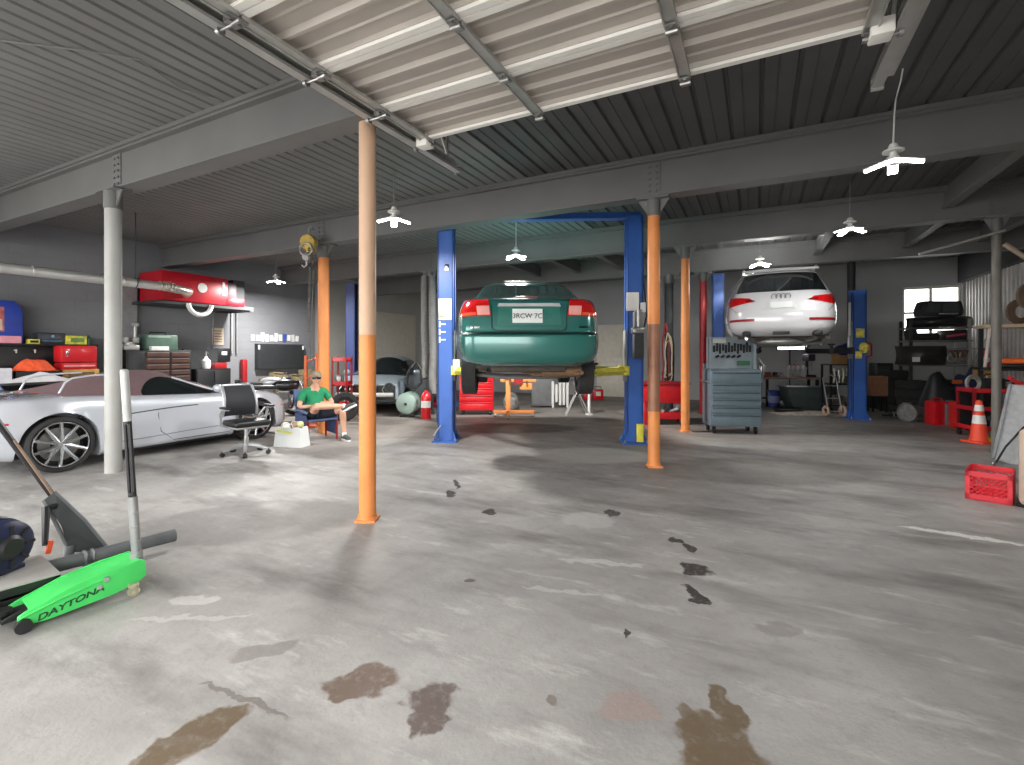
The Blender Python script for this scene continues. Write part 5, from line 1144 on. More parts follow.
tag(MB().lathe([(0, 0), (.30, 0), (.36, .08), (.38, .09), (.35, .10), (.28, .025), (0, .025)], seg=32).build('drain_pan', black, loc=at(788, 12.3)), 'black oil drain pan on the floor in front of the grey-green tub', 'pan')
tag(heap('plastic_sheet', 'x', 'sheet', at(806, 11.9, 0), 1.5, .6, .07, M('pale_sheet', (196, 186, 170), .6, var=.3, scale=9), 11, TH), 'pale crumpled sheet on the floor before the drain pan', 'sheet')
wl_ = T('work_light', 'lit rectangular work light on the rear wall under the white car', 'lamp', at(791, 14.05, 1.62), TH)
part(wl_, 'housing', dark, lambda m: m.box((0, .03, .12), (.82, .05, .30), bev=.02))
part(wl_, 'led_panel', M('work_light_glow', (255, 255, 252), .5, emit=7.0, var=0), lambda m: m.box((0, 0, .12), (.76, .02, .25), bev=.008))
part(wl_, 'stand', blackm, lambda m: (m.cyl((0, .06, 0), (0, .06, -1.6), .02), [m.cyl((0, .06, -1.2), (.3*math.cos(a), .06+.3*math.sin(a), -1.59), .013) for a in (.5, 2.6, 4.7)]))
# trolley with hand tools left of the right-hand lift post
tr = T('tool_trolley', 'black open trolley hung with pale tools left of the right lift post', 'trolley', at(842, 12.0), TH-.15)
part(tr, 'frame', blackm, lambda m: ([m.box2((x-.02, y-.02, .08), (x+.02, y+.02, 1.22)) for x in (-.36, .36) for y in (-.22, .22)], [m.box2((-.38, -.24, z), (.38, .24, z+.03)) for z in (.2, .72, 1.2)]), smooth=0)
for sx in (-1, 1): part(tr, 'wheel', rubber, lambda m: m.cyl((sx*.33-.02, -.2, .06), (sx*.33+.02, -.2, .06), .06, seg=18))
for sx in (-1, 1): part(tr, 'wheel', rubber, lambda m: m.cyl((sx*.33-.02, .2, .06), (sx*.33+.02, .2, .06), .06, seg=18))
for k in range(7): part(tr, 'hanging_tool', [white, steel, M('pale_handle', (206, 196, 160), .5)][k % 3], lambda m: (m.tube([(-.3+.1*k, -.25, 1.1), (-.29+.1*k, -.26, .95), (-.31+.1*k+.03*(k % 2), -.25, .78)], .018, 6), m.ball((-.3+.1*k, -.25, 1.1), (.03, .02, .04), 8, 6)))
part(tr, 'shelf_goods', M('mixed_dark_goods', (84, 80, 74), .6, var=.6, scale=10), lambda m: (m.box((-.15, 0, .34), (.3, .3, .22), bev=.03), m.ball((.18, -.05, .34), (.15, .14, .11), 12, 8), m.box((.1, 0, .84), (.4, .3, .18), bev=.04), m.cyl((-.25, -.1, .75), (-.22, -.1, 1.05), .06)))
bp_ = T('carton', 'open brown carton on top of the black trolley', 'carton', at(842, 11.95, 1.23), TH+.2)
part(bp_, 'carton', cardb, lambda m: (m.box((0, 0, .11), (.36, .26, .22)), m.box((-.22, 0, .24), (.12, .25, .008), ry=.5), m.box((.22, 0, .24), (.12, .25, .008), ry=-.5)), smooth=0)
part(bp_, 'contents', M('blue_rag', (44, 72, 130), .85, var=.25, scale=12), lambda m: (m.ball((.02, 0, .32), (.24, .15, .16), 16, 10), m.ball((.14, 0, .42), (.12, .1, .1), 12, 8)))
wheelb = T('hand_truck', 'metal hand truck leaning against the black trolley', 'hand truck', at(835, 11.45), TH)
part(wheelb, 'frame', galv, lambda m: (m.tube([(-.16, 0, .12), (-.16, .2, .9), (0, .24, 1.0), (.16, .2, .9), (.16, 0, .12)], .016, 8), [m.cyl((-.16, .08*k, .12+.3*k), (.16, .08*k, .12+.3*k), .012) for k in (0, 1, 2)]))
for sx in (-1, 1): part(wheelb, 'wheel', M('pale_wheel', (176, 150, 130), .6), lambda m: m.torus((sx*.2, .02, .13), .095, .035, 'X', 22, 8))
part(wheelb, 'toe_plate', galv, lambda m: m.box((0, -.1, .02), (.34, .2, .012)))
cr = T('carton', 'brown cardboard carton just right of the right-hand blue post', 'carton', at(877, 12.4), TH-.2)
part(cr, 'carton', M('brown_carton', (150, 104, 78), .8), lambda m: m.box((0, 0, .66), (.36, .3, .5), bev=.006))
part(cr, 'stand', blackm, lambda m: ([m.box2((x-.015, y-.015, 0), (x+.015, y+.015, .41)) for x in (-.15, .15) for y in (-.12, .12)], m.box((0, 0, .4), (.38, .32, .02))))
spk = T('speaker_cabinet', 'black boxy cabinet left of the tyre stacks', 'cabinet', at(881, 13.05), TH-.2)
part(spk, 'body', black, lambda m: m.box((0, 0, .62), (.40, .4, 1.24), bev=.02))
part(spk, 'front_panel', dark, lambda m: m.box((-.02, -.205, .66), (.32, .02, 1.0), bev=.01))
part(spk, 'knob', chrome, lambda m: m.cyl((.06, -.21, 1.1), (.06, -.24, 1.1), .03))
# ------------------------------------------------------------------ tyre stacks
def tyre_obj():
    m = MB(); R, w_ = .325, .21; pf = [(.20, -w_*.42), (.22, -w_*.5), (.30, -w_*.48), (.318, -w_*.36)]
    for k in range(6): pf += [(R-.008, -w_*.3+k*w_*.12-.006), (R, -w_*.3+k*w_*.12+.002), (R, -w_*.3+k*w_*.12+w_*.07), (R-.008, -w_*.3+k*w_*.12+w_*.08)]
    pf += [(.318, w_*.36), (.30, w_*.48), (.22, w_*.5), (.20, w_*.42)]
    return m.lathe(pf, seg=40, closed=True).build('tyre', rubber)
ty = tyre_obj(); first = True
names = {0: 'taller stack beside the boxy cabinet', 1: 'shorter stack by the pipe rack'}
pos = ['bottom', 'second from the floor', 'third from the floor', 'fourth from the floor', 'topmost']
for s, (u, d, n) in enumerate(((893, 12.6, 5), (913, 11.6, 4))):
    for k in range(n):
        o = ty if first else ty.copy()
        if not first: COL.objects.link(o)
        first = False
        o.location = at(u, d, .106+.212*k) + Vector((random.uniform(-.025, .025), random.uniform(-.025, .025), 0)); o.rotation_euler = (0, 0, random.uniform(0, 6))
        tag(o, 'black tyre, %s in the %s' % (pos[k] if not (k == n-1) else 'topmost', names[s]), 'tyre', 'stacked car tyres')
# ------------------------------------------------------------------ rack with car parts under the window
rk_d = 12.0
rk = T('steel_rack', 'steel pipe rack piled with black car parts under the rear window', 'rack', at(936, rk_d), TH-.35)
for sx in (-.62, .52):
    for sy in (-.3, .3): part(rk, 'upright', galv if sx > 0 else dark, lambda m: m.box2((sx-.03, sy-.03, 0), (sx+.03, sy+.03, 2.32)))
for z in (1.18, 1.78, 2.1):
    part(rk, 'shelf', M('old_shelf', (112, 106, 98), .7, var=.2), lambda m: (m.box2((-.68, -.33, z), (.58, .33, z+.035))))
part(rk, 'brace', galv, lambda m: (m.cyl((.55, -.3, 1.2), (.9, -.25, 1.95), .018), m.cyl((.52, -.3, 1.62), (1.0, -.3, 1.62), .016)))
def RK(dx, dy, z):
    a = TH-.35; b = at(936, rk_d); return Vector((b.x+dx*math.cos(a)-dy*math.sin(a), b.y+dx*math.sin(a)+dy*math.cos(a), z))
ra_ = TH-.35
def bumper(loc, rz, L_, lab, mat, hgt=.3):
    t = T('bumper_cover', lab, 'car part', loc, rz)
    f = lambda k: (lambda u, v: Vector(((u-.5)*L_*k, -.16+.42*abs(2*u-1)**2.6-(1-abs(2*v-1)**2)*.08*k, .0+hgt*v)))
    part(t, 'skin', mat, lambda m: m.shell(f(1), lambda u, v: f(.97)(u, v)+Vector((0, .03, 0)), 30, 8))
    part(t, 'grille', M('grille_black', (16, 16, 17), .5), lambda m: [m.box((0, -.235, hgt*.35+.035*k), (L_*.4, .02, .016)) for k in range(3)])
    return t
bumper(RK(.1, -.1, 2.14), ra_, 1.35, 'black bumper cover on the top shelf of the pipe rack', M('bumper_black', (38, 38, 40), .35), .26)
dsh = T('car_dashboard', 'black car dashboard topmost on the pipe rack against the window', 'car part', RK(.06, .06, 2.41), ra_+.1)
part(dsh, 'shell', M('dash_black', (34, 36, 38), .5), lambda m: m.prism([(-.44, 0), (.42, 0), (.46, .14), (.40, .37), (-.38, .39), (-.45, .18)], 'XZ', -.18, .18, .03))
part(dsh, 'glass_inset', M('dash_gloss', (70, 76, 78), .15), lambda m: (m.prism([(-.34, .10), (-.06, .10), (-.06, .32), (-.30, .33)], 'XZ', -.19, -.175), m.prism([(.02, .10), (.36, .10), (.33, .31), (.02, .32)], 'XZ', -.19, -.175)))
part(dsh, 'silver_strip', chrome, lambda m: m.box((.12, -.19, .06), (.4, .015, .03)))
st_ = T('bucket_chair', 'black car seat lying on the middle shelf of the pipe rack', 'car seat', RK(-.3, -.02, 1.815), ra_)
part(st_, 'cushion', M('seat_black', (30, 30, 32), .7), lambda m: m.box((0, 0, .1), (.56, .5, .17), bev=.05))
part(st_, 'backrest', M('seat_black', (30, 30, 32)), lambda m: m.box((-.22, .02, .18), (.14, .48, .20), bev=.05))
pk = T('parts_crate', 'black plastic crate with a pink strip on the middle rack shelf', 'crate', RK(.30, -.05, 1.815), ra_)
part(pk, 'crate', black, lambda m: m.box((0, 0, .125), (.46, .46, .25), bev=.02))
part(pk, 'pink_strip', M('pink_strip', (190, 70, 90), .5), lambda m: m.box((-.02, -.235, .12), (.36, .012, .05), ry=-.15))
bumper(RK(-.32, -.32, 1.215), ra_+.1, 1.1, 'dark curved bumper with a white tag on the lower rack shelf', M('bumper_dark', (46, 45, 44), .45), .46)
tag(MB().box((0, 0, .08), (.16, .01, .12), bev=.004).build('white_tag', white, loc=RK(-.62, -.60, 1.27), rz=ra_+.1), 'white paper tag on the dark curved bumper', 'tag')
en = T('engine_block', 'bare metal engine block on the lower shelf of the pipe rack', 'engine', RK(.30, -.12, 1.215), ra_)
part(en, 'block', M('alloy_block', (134, 134, 132), .45, .6, var=.35, scale=14), lambda m: (m.box((0, 0, .18), (.44, .34, .32), bev=.03), [m.box((0, 0, .36+.02*k), (.38, .28, .012)) for k in range(3)]))
part(en, 'pulley', steel, lambda m: (m.torus((-.12, -.19, .16), .08, .02, 'Y', 20, 8), m.torus((.1, -.19, .24), .06, .018, 'Y', 18, 8)))
part(en, 'manifold', M('rusty_part', (120, 84, 70)), lambda m: [m.tube([(-.15+.1*k, -.17, .34), (-.15+.1*k, -.28, .34), (-.1+.06*k, -.3, .18)], .022, 8) for k in range(4)])
heap('black_tarp', 'black tarpaulin heap sagging in front of the pipe rack', 'tarpaulin', at(941, 11.0, 0), 1.05, .75, .95, M('tarp_black', (34, 36, 40), .5, var=.25, scale=6), 21, TH, full=True)
gb = T('gearbox', 'grey metal gearbox on the floor before the tyre stack by the rack', 'gearbox', at(914, 10.6), TH+.3)
part(gb, 'casing', M('alloy_block', (134, 134, 132)), lambda m: (m.cyl((-.22, 0, .2), (.26, 0, .2), .19, .11, 18), m.box((.1, 0, .13), (.3, .24, .24), bev=.04), m.box((-.1, .08, .34), (.16, .14, .14), bev=.03)))
part(gb, 'bell_flange', steel, lambda m: m.torus((-.22, 0, .2), .19, .022, 'X', 22, 6))
sk2 = T('strut_assembly', 'coil spring strut lying on the floor beside the grey gearbox', 'car part', at(898, 10.9), TH-.4)
part(sk2, 'damper', blackm, lambda m: (m.cyl((-.3, 0, .09), (.22, 0, .09), .03), m.cyl((.22, 0, .09), (.36, 0, .09), .012)))
part(sk2, 'spring', M('spring_grey', (110, 110, 112), .4, .6), lambda m: m.tube([(-.12+.34*t, .075*math.cos(t*36), .09+.075*math.sin(t*36)) for t in np.linspace(0, 1, 90)], .010, 6))
heap('navy_sheet', 'dark navy sheet bunched beside the black tarpaulin behind the red cans', 'sheet', at(967, 10.75, 0), .75, .6, .98, M('navy_cloth', (40, 48, 84), .7, var=.25, scale=9), 31, TH, full=True)
rl = T('amber_reflector', 'orange reflector lens standing above the red fluid cans', 'lens', at(957, 10.75, .80), TH)
part(rl, 'lens', M('amber_lens2', (232, 120, 52), .3), lambda m: m.box((0, 0, .06), (.22, .04, .09), bev=.02))
part(rl, 'backing', black, lambda m: m.box((0, .03, .04), (.24, .04, .10), bev=.01))
# ------------------------------------------------------------------ red fluid cans
def jerry(loc, rz, lab, mat, w_, h_, lid=False):
    t = T('fluid_can', lab, 'can', loc, rz, 'fluid cans in a row')
    part(t, 'can', mat, lambda m: m.box((0, 0, h_*.48), (w_, w_*.8, h_*.96), bev=.03))
    part(t, 'rib', mat, lambda m: (m.box((-w_*.2, -w_*.41, h_*.48), (.03, .014, h_*.7)), m.box((w_*.2, -w_*.41, h_*.48), (.03, .014, h_*.7))))
    part(t, 'handle', mat, lambda m: m.tube([(-w_*.3, 0, h_*.95), (-w_*.25, 0, h_*1.06), (w_*.2, 0, h_*1.06), (w_*.25, 0, h_*.95)], .016, 8))
    part(t, 'cap', black if not lid else white, lambda m: m.cyl((w_*.36, 0, h_*.95), (w_*.36, 0, h_*1.04), .035))
    return t
jerry(at(937, 10.1), TH, 'red fluid can with upright ribs, left of the grey can', red, .33, .52)
jerry(at(950, 10.0), TH-.1, 'grey fluid can between the two red cans', M('can_grey', (110, 112, 112), .5), .26, .48)
jerry(at(962, 9.6), TH, 'red fluid can with a pale cap, right of the grey can', M('can_red_orange', (206, 40, 36), .4), .33, .56, True)
# ------------------------------------------------------------------ red service cart, cone
sc_ = T('service_cart', 'red open service cart with dark shelves behind the traffic cone', 'cart', at(986, 8.6), TH-.25)
part(sc_, 'frame', redd, lambda m: ([m.box2((x-.02, y-.02, .12), (x+.02, y+.02, .86)) for x in (-.30, .30) for y in (-.22, .22)], m.tube([(.3, -.22, .8), (.44, -.22, .88), (.44, .22, .88), (.3, .22, .8)], .014, 8)))
for z in (.14, .48, .80): part(sc_, 'shelf', red, lambda m: (m.box2((-.32, -.24, z), (.32, .24, z+.015)), m.box2((-.32, -.24, z), (.32, -.225, z+.075)), m.box2((-.32, .225, z), (.32, .24, z+.075)), m.box2((-.32, -.24, z), (-.305, .24, z+.075)), m.box2((.305, -.24, z), (.32, .24, z+.075))), smooth=0)
part(sc_, 'back_panel', blackm, lambda m: m.box2((-.31, .2, .15), (.31, .215, .8)))
for sx in (-1, 1):
    for sy in (-1, 1): part(sc_, 'caster', black, lambda m: (m.cyl((sx*.29-.018, sy*.2, .055), (sx*.29+.018, sy*.2, .055), .055, seg=16), m.box((sx*.29, sy*.2, .115), (.05, .05, .02))))
def scl(dx, dy, z):
    a = TH-.25; b = at(986, 8.6); return Vector((b.x+dx*math.cos(a)-dy*math.sin(a), b.y+dx*math.sin(a)+dy*math.cos(a), z))
o = T('spray_can', 'silver spray can on the middle shelf of the red cart', 'can', scl(.08, -.08, .495), TH); part(o, 'can', chrome, lambda m: m.lathe([(0, 0), (.035, 0), (.035, .17), (.02, .2), (0, .2)], seg=16)); part(o, 'cap', white, lambda m: m.cyl((0, 0, .2), (0, 0, .23), .018))
o = T('power_drill', 'black and silver power drill on the lowest shelf of the red cart', 'drill', scl(.06, -.1, .155), TH+.4); part(o, 'motor_body', black, lambda m: m.cyl((-.12, 0, .2), (.08, 0, .2), .045)); part(o, 'grip', M('drill_teal', (60, 120, 120), .5), lambda m: (m.box((-.06, 0, .1), (.05, .045, .18), ry=.15, bev=.01), m.box((-.06, 0, .025), (.1, .08, .05), bev=.01))); part(o, 'chuck', steel, lambda m: m.cyl((.08, 0, .2), (.15, 0, .2), .028, .016))
o = T('car_battery', 'black car battery standing on top of the red cart', 'battery', scl(.08, 0, .815), TH-.25); part(o, 'case', black, lambda m: m.box((0, 0, .12), (.30, .2, .24), bev=.012)); part(o, 'terminal', steel, lambda m: m.cyl((-.1, -.06, .24), (-.1, -.06, .27), .015)); part(o, 'terminal', steel, lambda m: m.cyl((.1, -.06, .24), (.1, -.06, .27), .015)); part(o, 'carry_strap', dark, lambda m: m.tube([(-.14, 0, .24), (-.08, 0, .3), (.08, 0, .3), (.14, 0, .24)], .012, 6))
o = tag(MB().torus((0, 0, .15), .13, .02, 'Y', 26, 8).torus((.02, .03, .13), .10, .018, 'Y', 26, 8).build('steel_hoop', galv, loc=scl(-.2, -.02, .815), rz=TH), 'pale hoop of hose standing on the left end of the red cart', 'hoop')
cn = T('traffic_cone', 'orange traffic cone with two white bands before the red cart', 'cone', at(979, 8.05), TH+.2)
cone_o = M('cone_orange', (238, 74, 44), .5, var=.06)
part(cn, 'base', cone_o, lambda m: m.box((0, 0, .018), (.34, .34, .036), bev=.012))
part(cn, 'cone', cone_o, lambda m: m.lathe([(.135, .03), (.125, .05), (.04, .70), (.028, .71), (0, .71)], seg=28))
rad = lambda z: .125-(z-.05)*(.085/.65)
for z0_, z1_ in ((.32, .46), (.53, .63)): part(cn, 'white_band', white, lambda m: m.lathe([(rad(z0_)+.003, z0_), (rad(z1_)+.003, z1_), (rad(z1_)-.004, z1_), (rad(z0_)-.004, z0_)], seg=28, closed=True))
o = T('floor_tool', 'green and yellow air tool on the floor right of the cone', 'tool', at(991, 8.0), TH+.3)
part(o, 'body', M('tool_yellow_green', (170, 180, 70), .5, var=.3), lambda m: m.cyl((-.1, 0, .06), (.08, 0, .06), .055)); part(o, 'grip', black, lambda m: m.box((-.05, -.07, .05), (.05, .14, .05), bev=.012)); part(o, 'socket', steel, lambda m: m.cyl((.08, 0, .06), (.16, 0, .06), .025))
# ------------------------------------------------------------------ aluminium ramps leaning, crate, tan seat
def ramp(r0, d0, lab):
    loc = W(r0, d0, .015); t = T('loading_ramp', lab, 'ramp', loc, 0, 'leaning metal ramps')
    g = lambda r, d, z: W(r, d, z)
    a = g(.46, .22, 1.0).normalized(); w_ = g(.96, -.28, 0); w_ = (w_-a*w_.dot(a)).normalized(); n_ = w_.cross(a)
    mm = Matrix((w_, n_, a)).transposed().to_4x4()
    L_ = 1.12
    rs = M('ramp_silver', (214, 217, 220), .45, .15, var=.12, scale=14)
    MB().box((0, 0, L_/2), (.26, .02, L_)).xf(mm).build('deck', rs, t, smooth=0)
    for x in (-.135, .135): MB().box((x, -.005, L_/2), (.022, .06, L_), bev=.004).xf(mm).build('side_rail', M('ramp_rail', (160, 164, 168), .45, .3), t)
    for k in range(4): MB().box((-.087+.058*k, -.018, L_/2), (.02, .022, L_*.96)).xf(mm).build('tread_rib', M('ramp_rail', (160, 164, 168)), t, smooth=0)
    for z in (.3, .75): MB().box((0, -.022, z), (.25, .03, .02)).xf(mm).build('cross_bar', dark, t, smooth=0)
    return t
ramp(6.66, 6.5, 'ridged metal ramp leaning beside the red cart, in front')
ramp(7.10, 6.72, 'second ridged metal ramp leaning just behind the first')
bar = T('pry_bar', 'dark pry bar leaning across the front metal ramp', 'bar', at(1004, 6.38), TH)
part(bar, 'shaft', blackm, lambda m: m.tube([(-.12, 0, .02), (.02, .0, .25), (.25, .0, .5), (.33, 0, .56)], .012, 8))
part(bar, 'tip', steel, lambda m: m.ball((-.13, 0, .03), (.03, .02, .03), 8, 6))
hg = T('paint_tool', 'red-handled tool resting at the top of the ramps', 'tool', at(1019, 6.9, 1.02), TH)
part(hg, 'grip', red, lambda m: m.tube([(-.14, 0, .12), (-.02, 0, .05), (.12, 0, .03)], .03, 8))
part(hg, 'head', M('pinkish_white', (222, 200, 204), .5), lambda m: m.box((0, .0, -.06), (.14, .1, .16), bev=.02))
mc = T('milk_crate', 'red plastic lattice crate on the floor at the right', 'crate', at(990.5, 4.97), TH+.72)
cm = M('crate_red', (222, 44, 58), .4, var=.06)
cw, cdp, chh = .47, .34, .29
part(mc, 'rim', cm, lambda m: [m.box2(*b) for b in (((-cw/2, -cdp/2, chh-.05), (cw/2, -cdp/2+.012, chh)), ((-cw/2, cdp/2-.012, chh-.05), (cw/2, cdp/2, chh)), ((-cw/2, -cdp/2, chh-.05), (-cw/2+.012, cdp/2, chh)), ((cw/2-.012, -cdp/2, chh-.05), (cw/2, cdp/2, chh)))], smooth=0)
part(mc, 'bottom', cm, lambda m: (m.box2((-cw/2, -cdp/2, 0), (cw/2, cdp/2, .012)), m.box2((-cw/2, -cdp/2, 0), (cw/2, -cdp/2+.012, .06)), m.box2((-cw/2, cdp/2-.012, 0), (cw/2, cdp/2, .06)), m.box2((-cw/2, -cdp/2, 0), (-cw/2+.012, cdp/2, .06)), m.box2((cw/2-.012, -cdp/2, 0), (cw/2, cdp/2, .06))), smooth=0)
for sx in (-1, 1):
    for sy in (-1, 1): part(mc, 'corner_post', cm, lambda m: m.box2((sx*cw/2, sy*cdp/2, 0), (sx*(cw/2-.035), sy*(cdp/2-.035), chh)), smooth=0)
def lattice(m, a, b, z0_, z1_, out):
    a = Vector(a); b = Vector(b); L_ = (b-a).length; n = int(L_/.045)
    d = (b-a)/L_
    for k in range(-4, n+1):
        for sg in (1, -1):
            s0, s1 = k*.045, k*.045+(z1_-z0_)
            if sg < 0: s0, s1 = s1, s0
            za, zb_ = z0_, z1_
            lo, hi = 0.0, 1.0
            def cl(s): return max(0, min(L_, s))
            if (s0 < 0 and s1 < 0) or (s0 > L_ and s1 > L_): continue
            t0, t1 = 0.0, 1.0
            ds = s1-s0
            if ds > 0: t0 = max(0, -s0/ds); t1 = min(1, (L_-s0)/ds)
            else: t0 = max(0, (L_-s0)/ds); t1 = min(1, -s0/ds)
            if t1-t0 < .05: continue
            p = a+d*(s0+ds*t0)+Vector((0, 0, za+(zb_-za)*t0)); q = a+d*(s0+ds*t1)+Vector((0, 0, za+(zb_-za)*t1))
            m.cyl(p, q, .0055, seg=5)
    m.cyl(a+Vector((0, 0, (z0_+z1_)/2)), b+Vector((0, 0, (z0_+z1_)/2)), .006, seg=5)
for a, b in (((-cw/2, -cdp/2+.006, 0), (cw/2, -cdp/2+.006, 0)), ((-cw/2, cdp/2-.006, 0), (cw/2, cdp/2-.006, 0)), ((-cw/2+.006, -cdp/2, 0), (-cw/2+.006, cdp/2, 0)), ((cw/2-.006, -cdp/2, 0), (cw/2-.006, cdp/2, 0))):
    part(mc, 'lattice_side', cm, lambda m: lattice(m, a, b, .06, chh-.05, 0))
ts = T('seat', 'tan padded seat back standing at the right edge beside the crate', 'seat', at(1046, 4.62), TH+.25)
part(ts, 'pad', M('tan_vinyl', (188, 166, 148), .6, var=.1), lambda m: m.box((0, .02, .40), (.52, .13, .74), bev=.06, seg=3))
part(ts, 'piping', M('tan_piping', (150, 128, 112), .6), lambda m: m.tube([(-.22, -.045, .08), (-.22, -.045, .70), (.22, -.045, .70), (.22, -.045, .08)], .012, 6, closed=True))
part(ts, 'foot_frame', black, lambda m: m.box((0, .02, .02), (.4, .2, .04), bev=.01))
# ------------------------------------------------------------------ wall shelves at the right
sh = T('board_shelf', 'shelf with a pale wooden board beside the thin grey column', 'shelf', at(1016, 8.3), TH-.5)
part(sh, 'board', wood, lambda m: m.box((0, 0, 1.96), (.95, .5, .06), bev=.006))
part(sh, 'strut', M('white_strut', (214, 208, 198), .6), lambda m: m.cyl((-.36, -.1, 1.93), (-.44, -.15, 1.25), .025))
for x in (-.4, .4): part(sh, 'rear_post', blackm, lambda m: m.box2((x-.03, .16, 0), (x+.03, .22, 1.94)))
part(sh, 'low_board', blackm, lambda m: m.box((0, 0, 1.22), (1.0, .5, .05), bev=.006))
def SH(dx, dy, z):
    a = TH-.5; b = at(1016, 8.3); return Vector((b.x+dx*math.cos(a)-dy*math.sin(a), b.y+dx*math.sin(a)+dy*math.cos(a), z))
for k in range(4):
    o = MB()
    for q in range(3): o.torus((.02*q, 0, 0), .19-.03*q, .025, 'XYX'[q] if False else 'Y', 26, 8)
    tag(o.build('belt_coil', M('brown_belt_%d' % (k % 2), ((104, 84, 68), (128, 108, 90))[k % 2], .8, var=.2), loc=SH(.0+.1*k, -.1+.02*k, 2.20+.16*(k % 2)+.10*k), rz=TH+.2*k), ['lowest brown coil of belts on the pale board', 'pale brown coil of belts, second above the pale board', 'third brown coil in the heap above the pale board', 'topmost brown coil of the heap above the pale board'][k], 'coil', 'coils on the board')
oc = T('mechanic_creeper', 'orange padded creeper lying on the dark lower shelf at right', 'creeper', SH(.12, -.08, 1.25), TH-.5)
part(oc, 'pad', M('creeper_orange', (232, 104, 40), .5), lambda m: m.box((0, 0, .11), (.75, .4, .10), bev=.04))
part(oc, 'frame', blackm, lambda m: m.box((0, 0, .03), (.78, .42, .06), bev=.01))
# small stand with extinguisher and wooden crate
sd = T('side_table', 'dark metal table under the small extinguisher at the right', 'table', at(990, 9.15), TH-.2)
part(sd, 'top', blackm, lambda m: m.box((0, 0, .985), (.62, .40, .03), bev=.006))
for sx in (-1, 1):
    for sy in (-1, 1): part(sd, 'leg', blackm, lambda m: m.box((sx*.27, sy*.16, .485), (.04, .04, .97)))
wbx = T('wooden_box', 'small tan wooden box on the dark metal table', 'box', at(986, 9.05, 1.0), TH-.2)
part(wbx, 'box', M('tan_wood', (188, 142, 78), .7, var=.15), lambda m: m.box((0, 0, .09), (.30, .22, .18), bev=.006))
part(wbx, 'slat_line', M('slat_dark', (110, 80, 46), .7), lambda m: [m.box((0, -.112, .06+.06*k), (.28, .004, .008)) for k in range(2)])
extinguisher(at(985, 9.05, 1.18), .42, 'small red extinguisher with a white label on the tan wooden box')
tag(MB().cyl((0, 0, 1.0), (.0, 0, 1.95), .04, seg=18).cyl((0, 0, 1.9), (0, 0, 1.97), .05, seg=18).build('teal_pipe', M('teal_pipe', (86, 110, 114), .5), loc=at(993.5, 9.1), rz=TH), 'teal grey pipe standing upright behind the small extinguisher', 'pipe')
tag(MB().cyl((3.25, 9.62, 3.1), (3.95, 9.45, 2.35), .035, seg=8).build('timber_brace', M('brace_wood', (150, 132, 116), .7)), 'slanting timber brace at the top of the thin grey column', 'brace')
tag(MB().cyl((3.25, 9.6, 3.3), (2.2, 9.35, 3.0), .018, seg=8).build('slanting_pipe', galv), 'thin slanting pipe left of the thin grey column top', 'pipe')
# ================================================================== office chair
oc_p = at(246, 7.12)
of_ = T('office_chair', 'black mesh office chair with silver arms beside the sports car', 'office chair', oc_p, TH+math.radians(52))
# local: sitter faces -Y
sil = M('chair_silver', (176, 178, 180), .35, .5)
part(of_, 'seat', black, lambda m: m.box((0, -.02, .47), (.50, .48, .09), bev=.04, seg=3))
part(of_, 'seat_shell', sil, lambda m: m.box((0, -.02, .42), (.46, .44, .04), bev=.015))
mesh_b = M('mesh_black', (30, 31, 36), .7)
bk0 = lambda u, v: Vector(((u-.5)*(.46-.06*v), .25+.10*v*v-.06*math.sin(v*PI)+.05*(2*abs(u-.5))**2*-1, .56+.44*v))
part(of_, 'backrest', mesh_b, lambda m: m.shell(bk0, lambda u, v: bk0(u, v)+Vector((0, .025, 0)), 12, 12))
part(of_, 'back_frame', sil, lambda m: (m.tube([bk0(0, v)+Vector((-.01, .012, 0)) for v in np.linspace(0, 1, 9)], .022, 8), m.tube([bk0(1, v)+Vector((.01, .012, 0)) for v in np.linspace(0, 1, 9)], .022, 8), m.tube([bk0(u, 1)+Vector((0, .012, .01)) for u in np.linspace(0, 1, 8)], .018, 8), m.tube([(0, .1, .42), (0, .32, .48), (0, .29, .66)], .03, 8)))
for s in (-1, 1):
    ar = part(of_, 'armrest', sil, lambda m: m.tube([(s*.22, .1, .43), (s*.31, .08, .45), (s*.33, .06, .6), (s*.32, .0, .68), (s*.30, -.16, .69)], .018, 8))
    part(ar, 'arm_pad', black, lambda m: m.box((s*.305, -.06, .705), (.07, .26, .03), bev=.012))
part(of_, 'gas_column', chrome, lambda m: (m.cyl((0, 0, .12), (0, 0, .42), .026, seg=16), m.cyl((0, 0, .10), (0, 0, .26), .035, seg=16)))
for k in range(5):
    a = k*2*PI/5+.5; ca, sa = math.cos(a), math.sin(a)
    lg = part(of_, 'base_leg', sil, lambda m: m.tube([(0, 0, .13), (.15*ca, .15*sa, .12), (.31*ca, .31*sa, .075)], .025, 8, rr=[.034, .026, .018]))
    part(lg, 'caster', black, lambda m: (m.cyl((.31*ca-.03*sa, .31*sa+.03*ca, .03), (.31*ca+.03*sa, .31*sa-.03*ca, .03), .03, seg=14), m.cyl((.31*ca, .31*sa, .04), (.31*ca, .31*sa, .08), .012)))
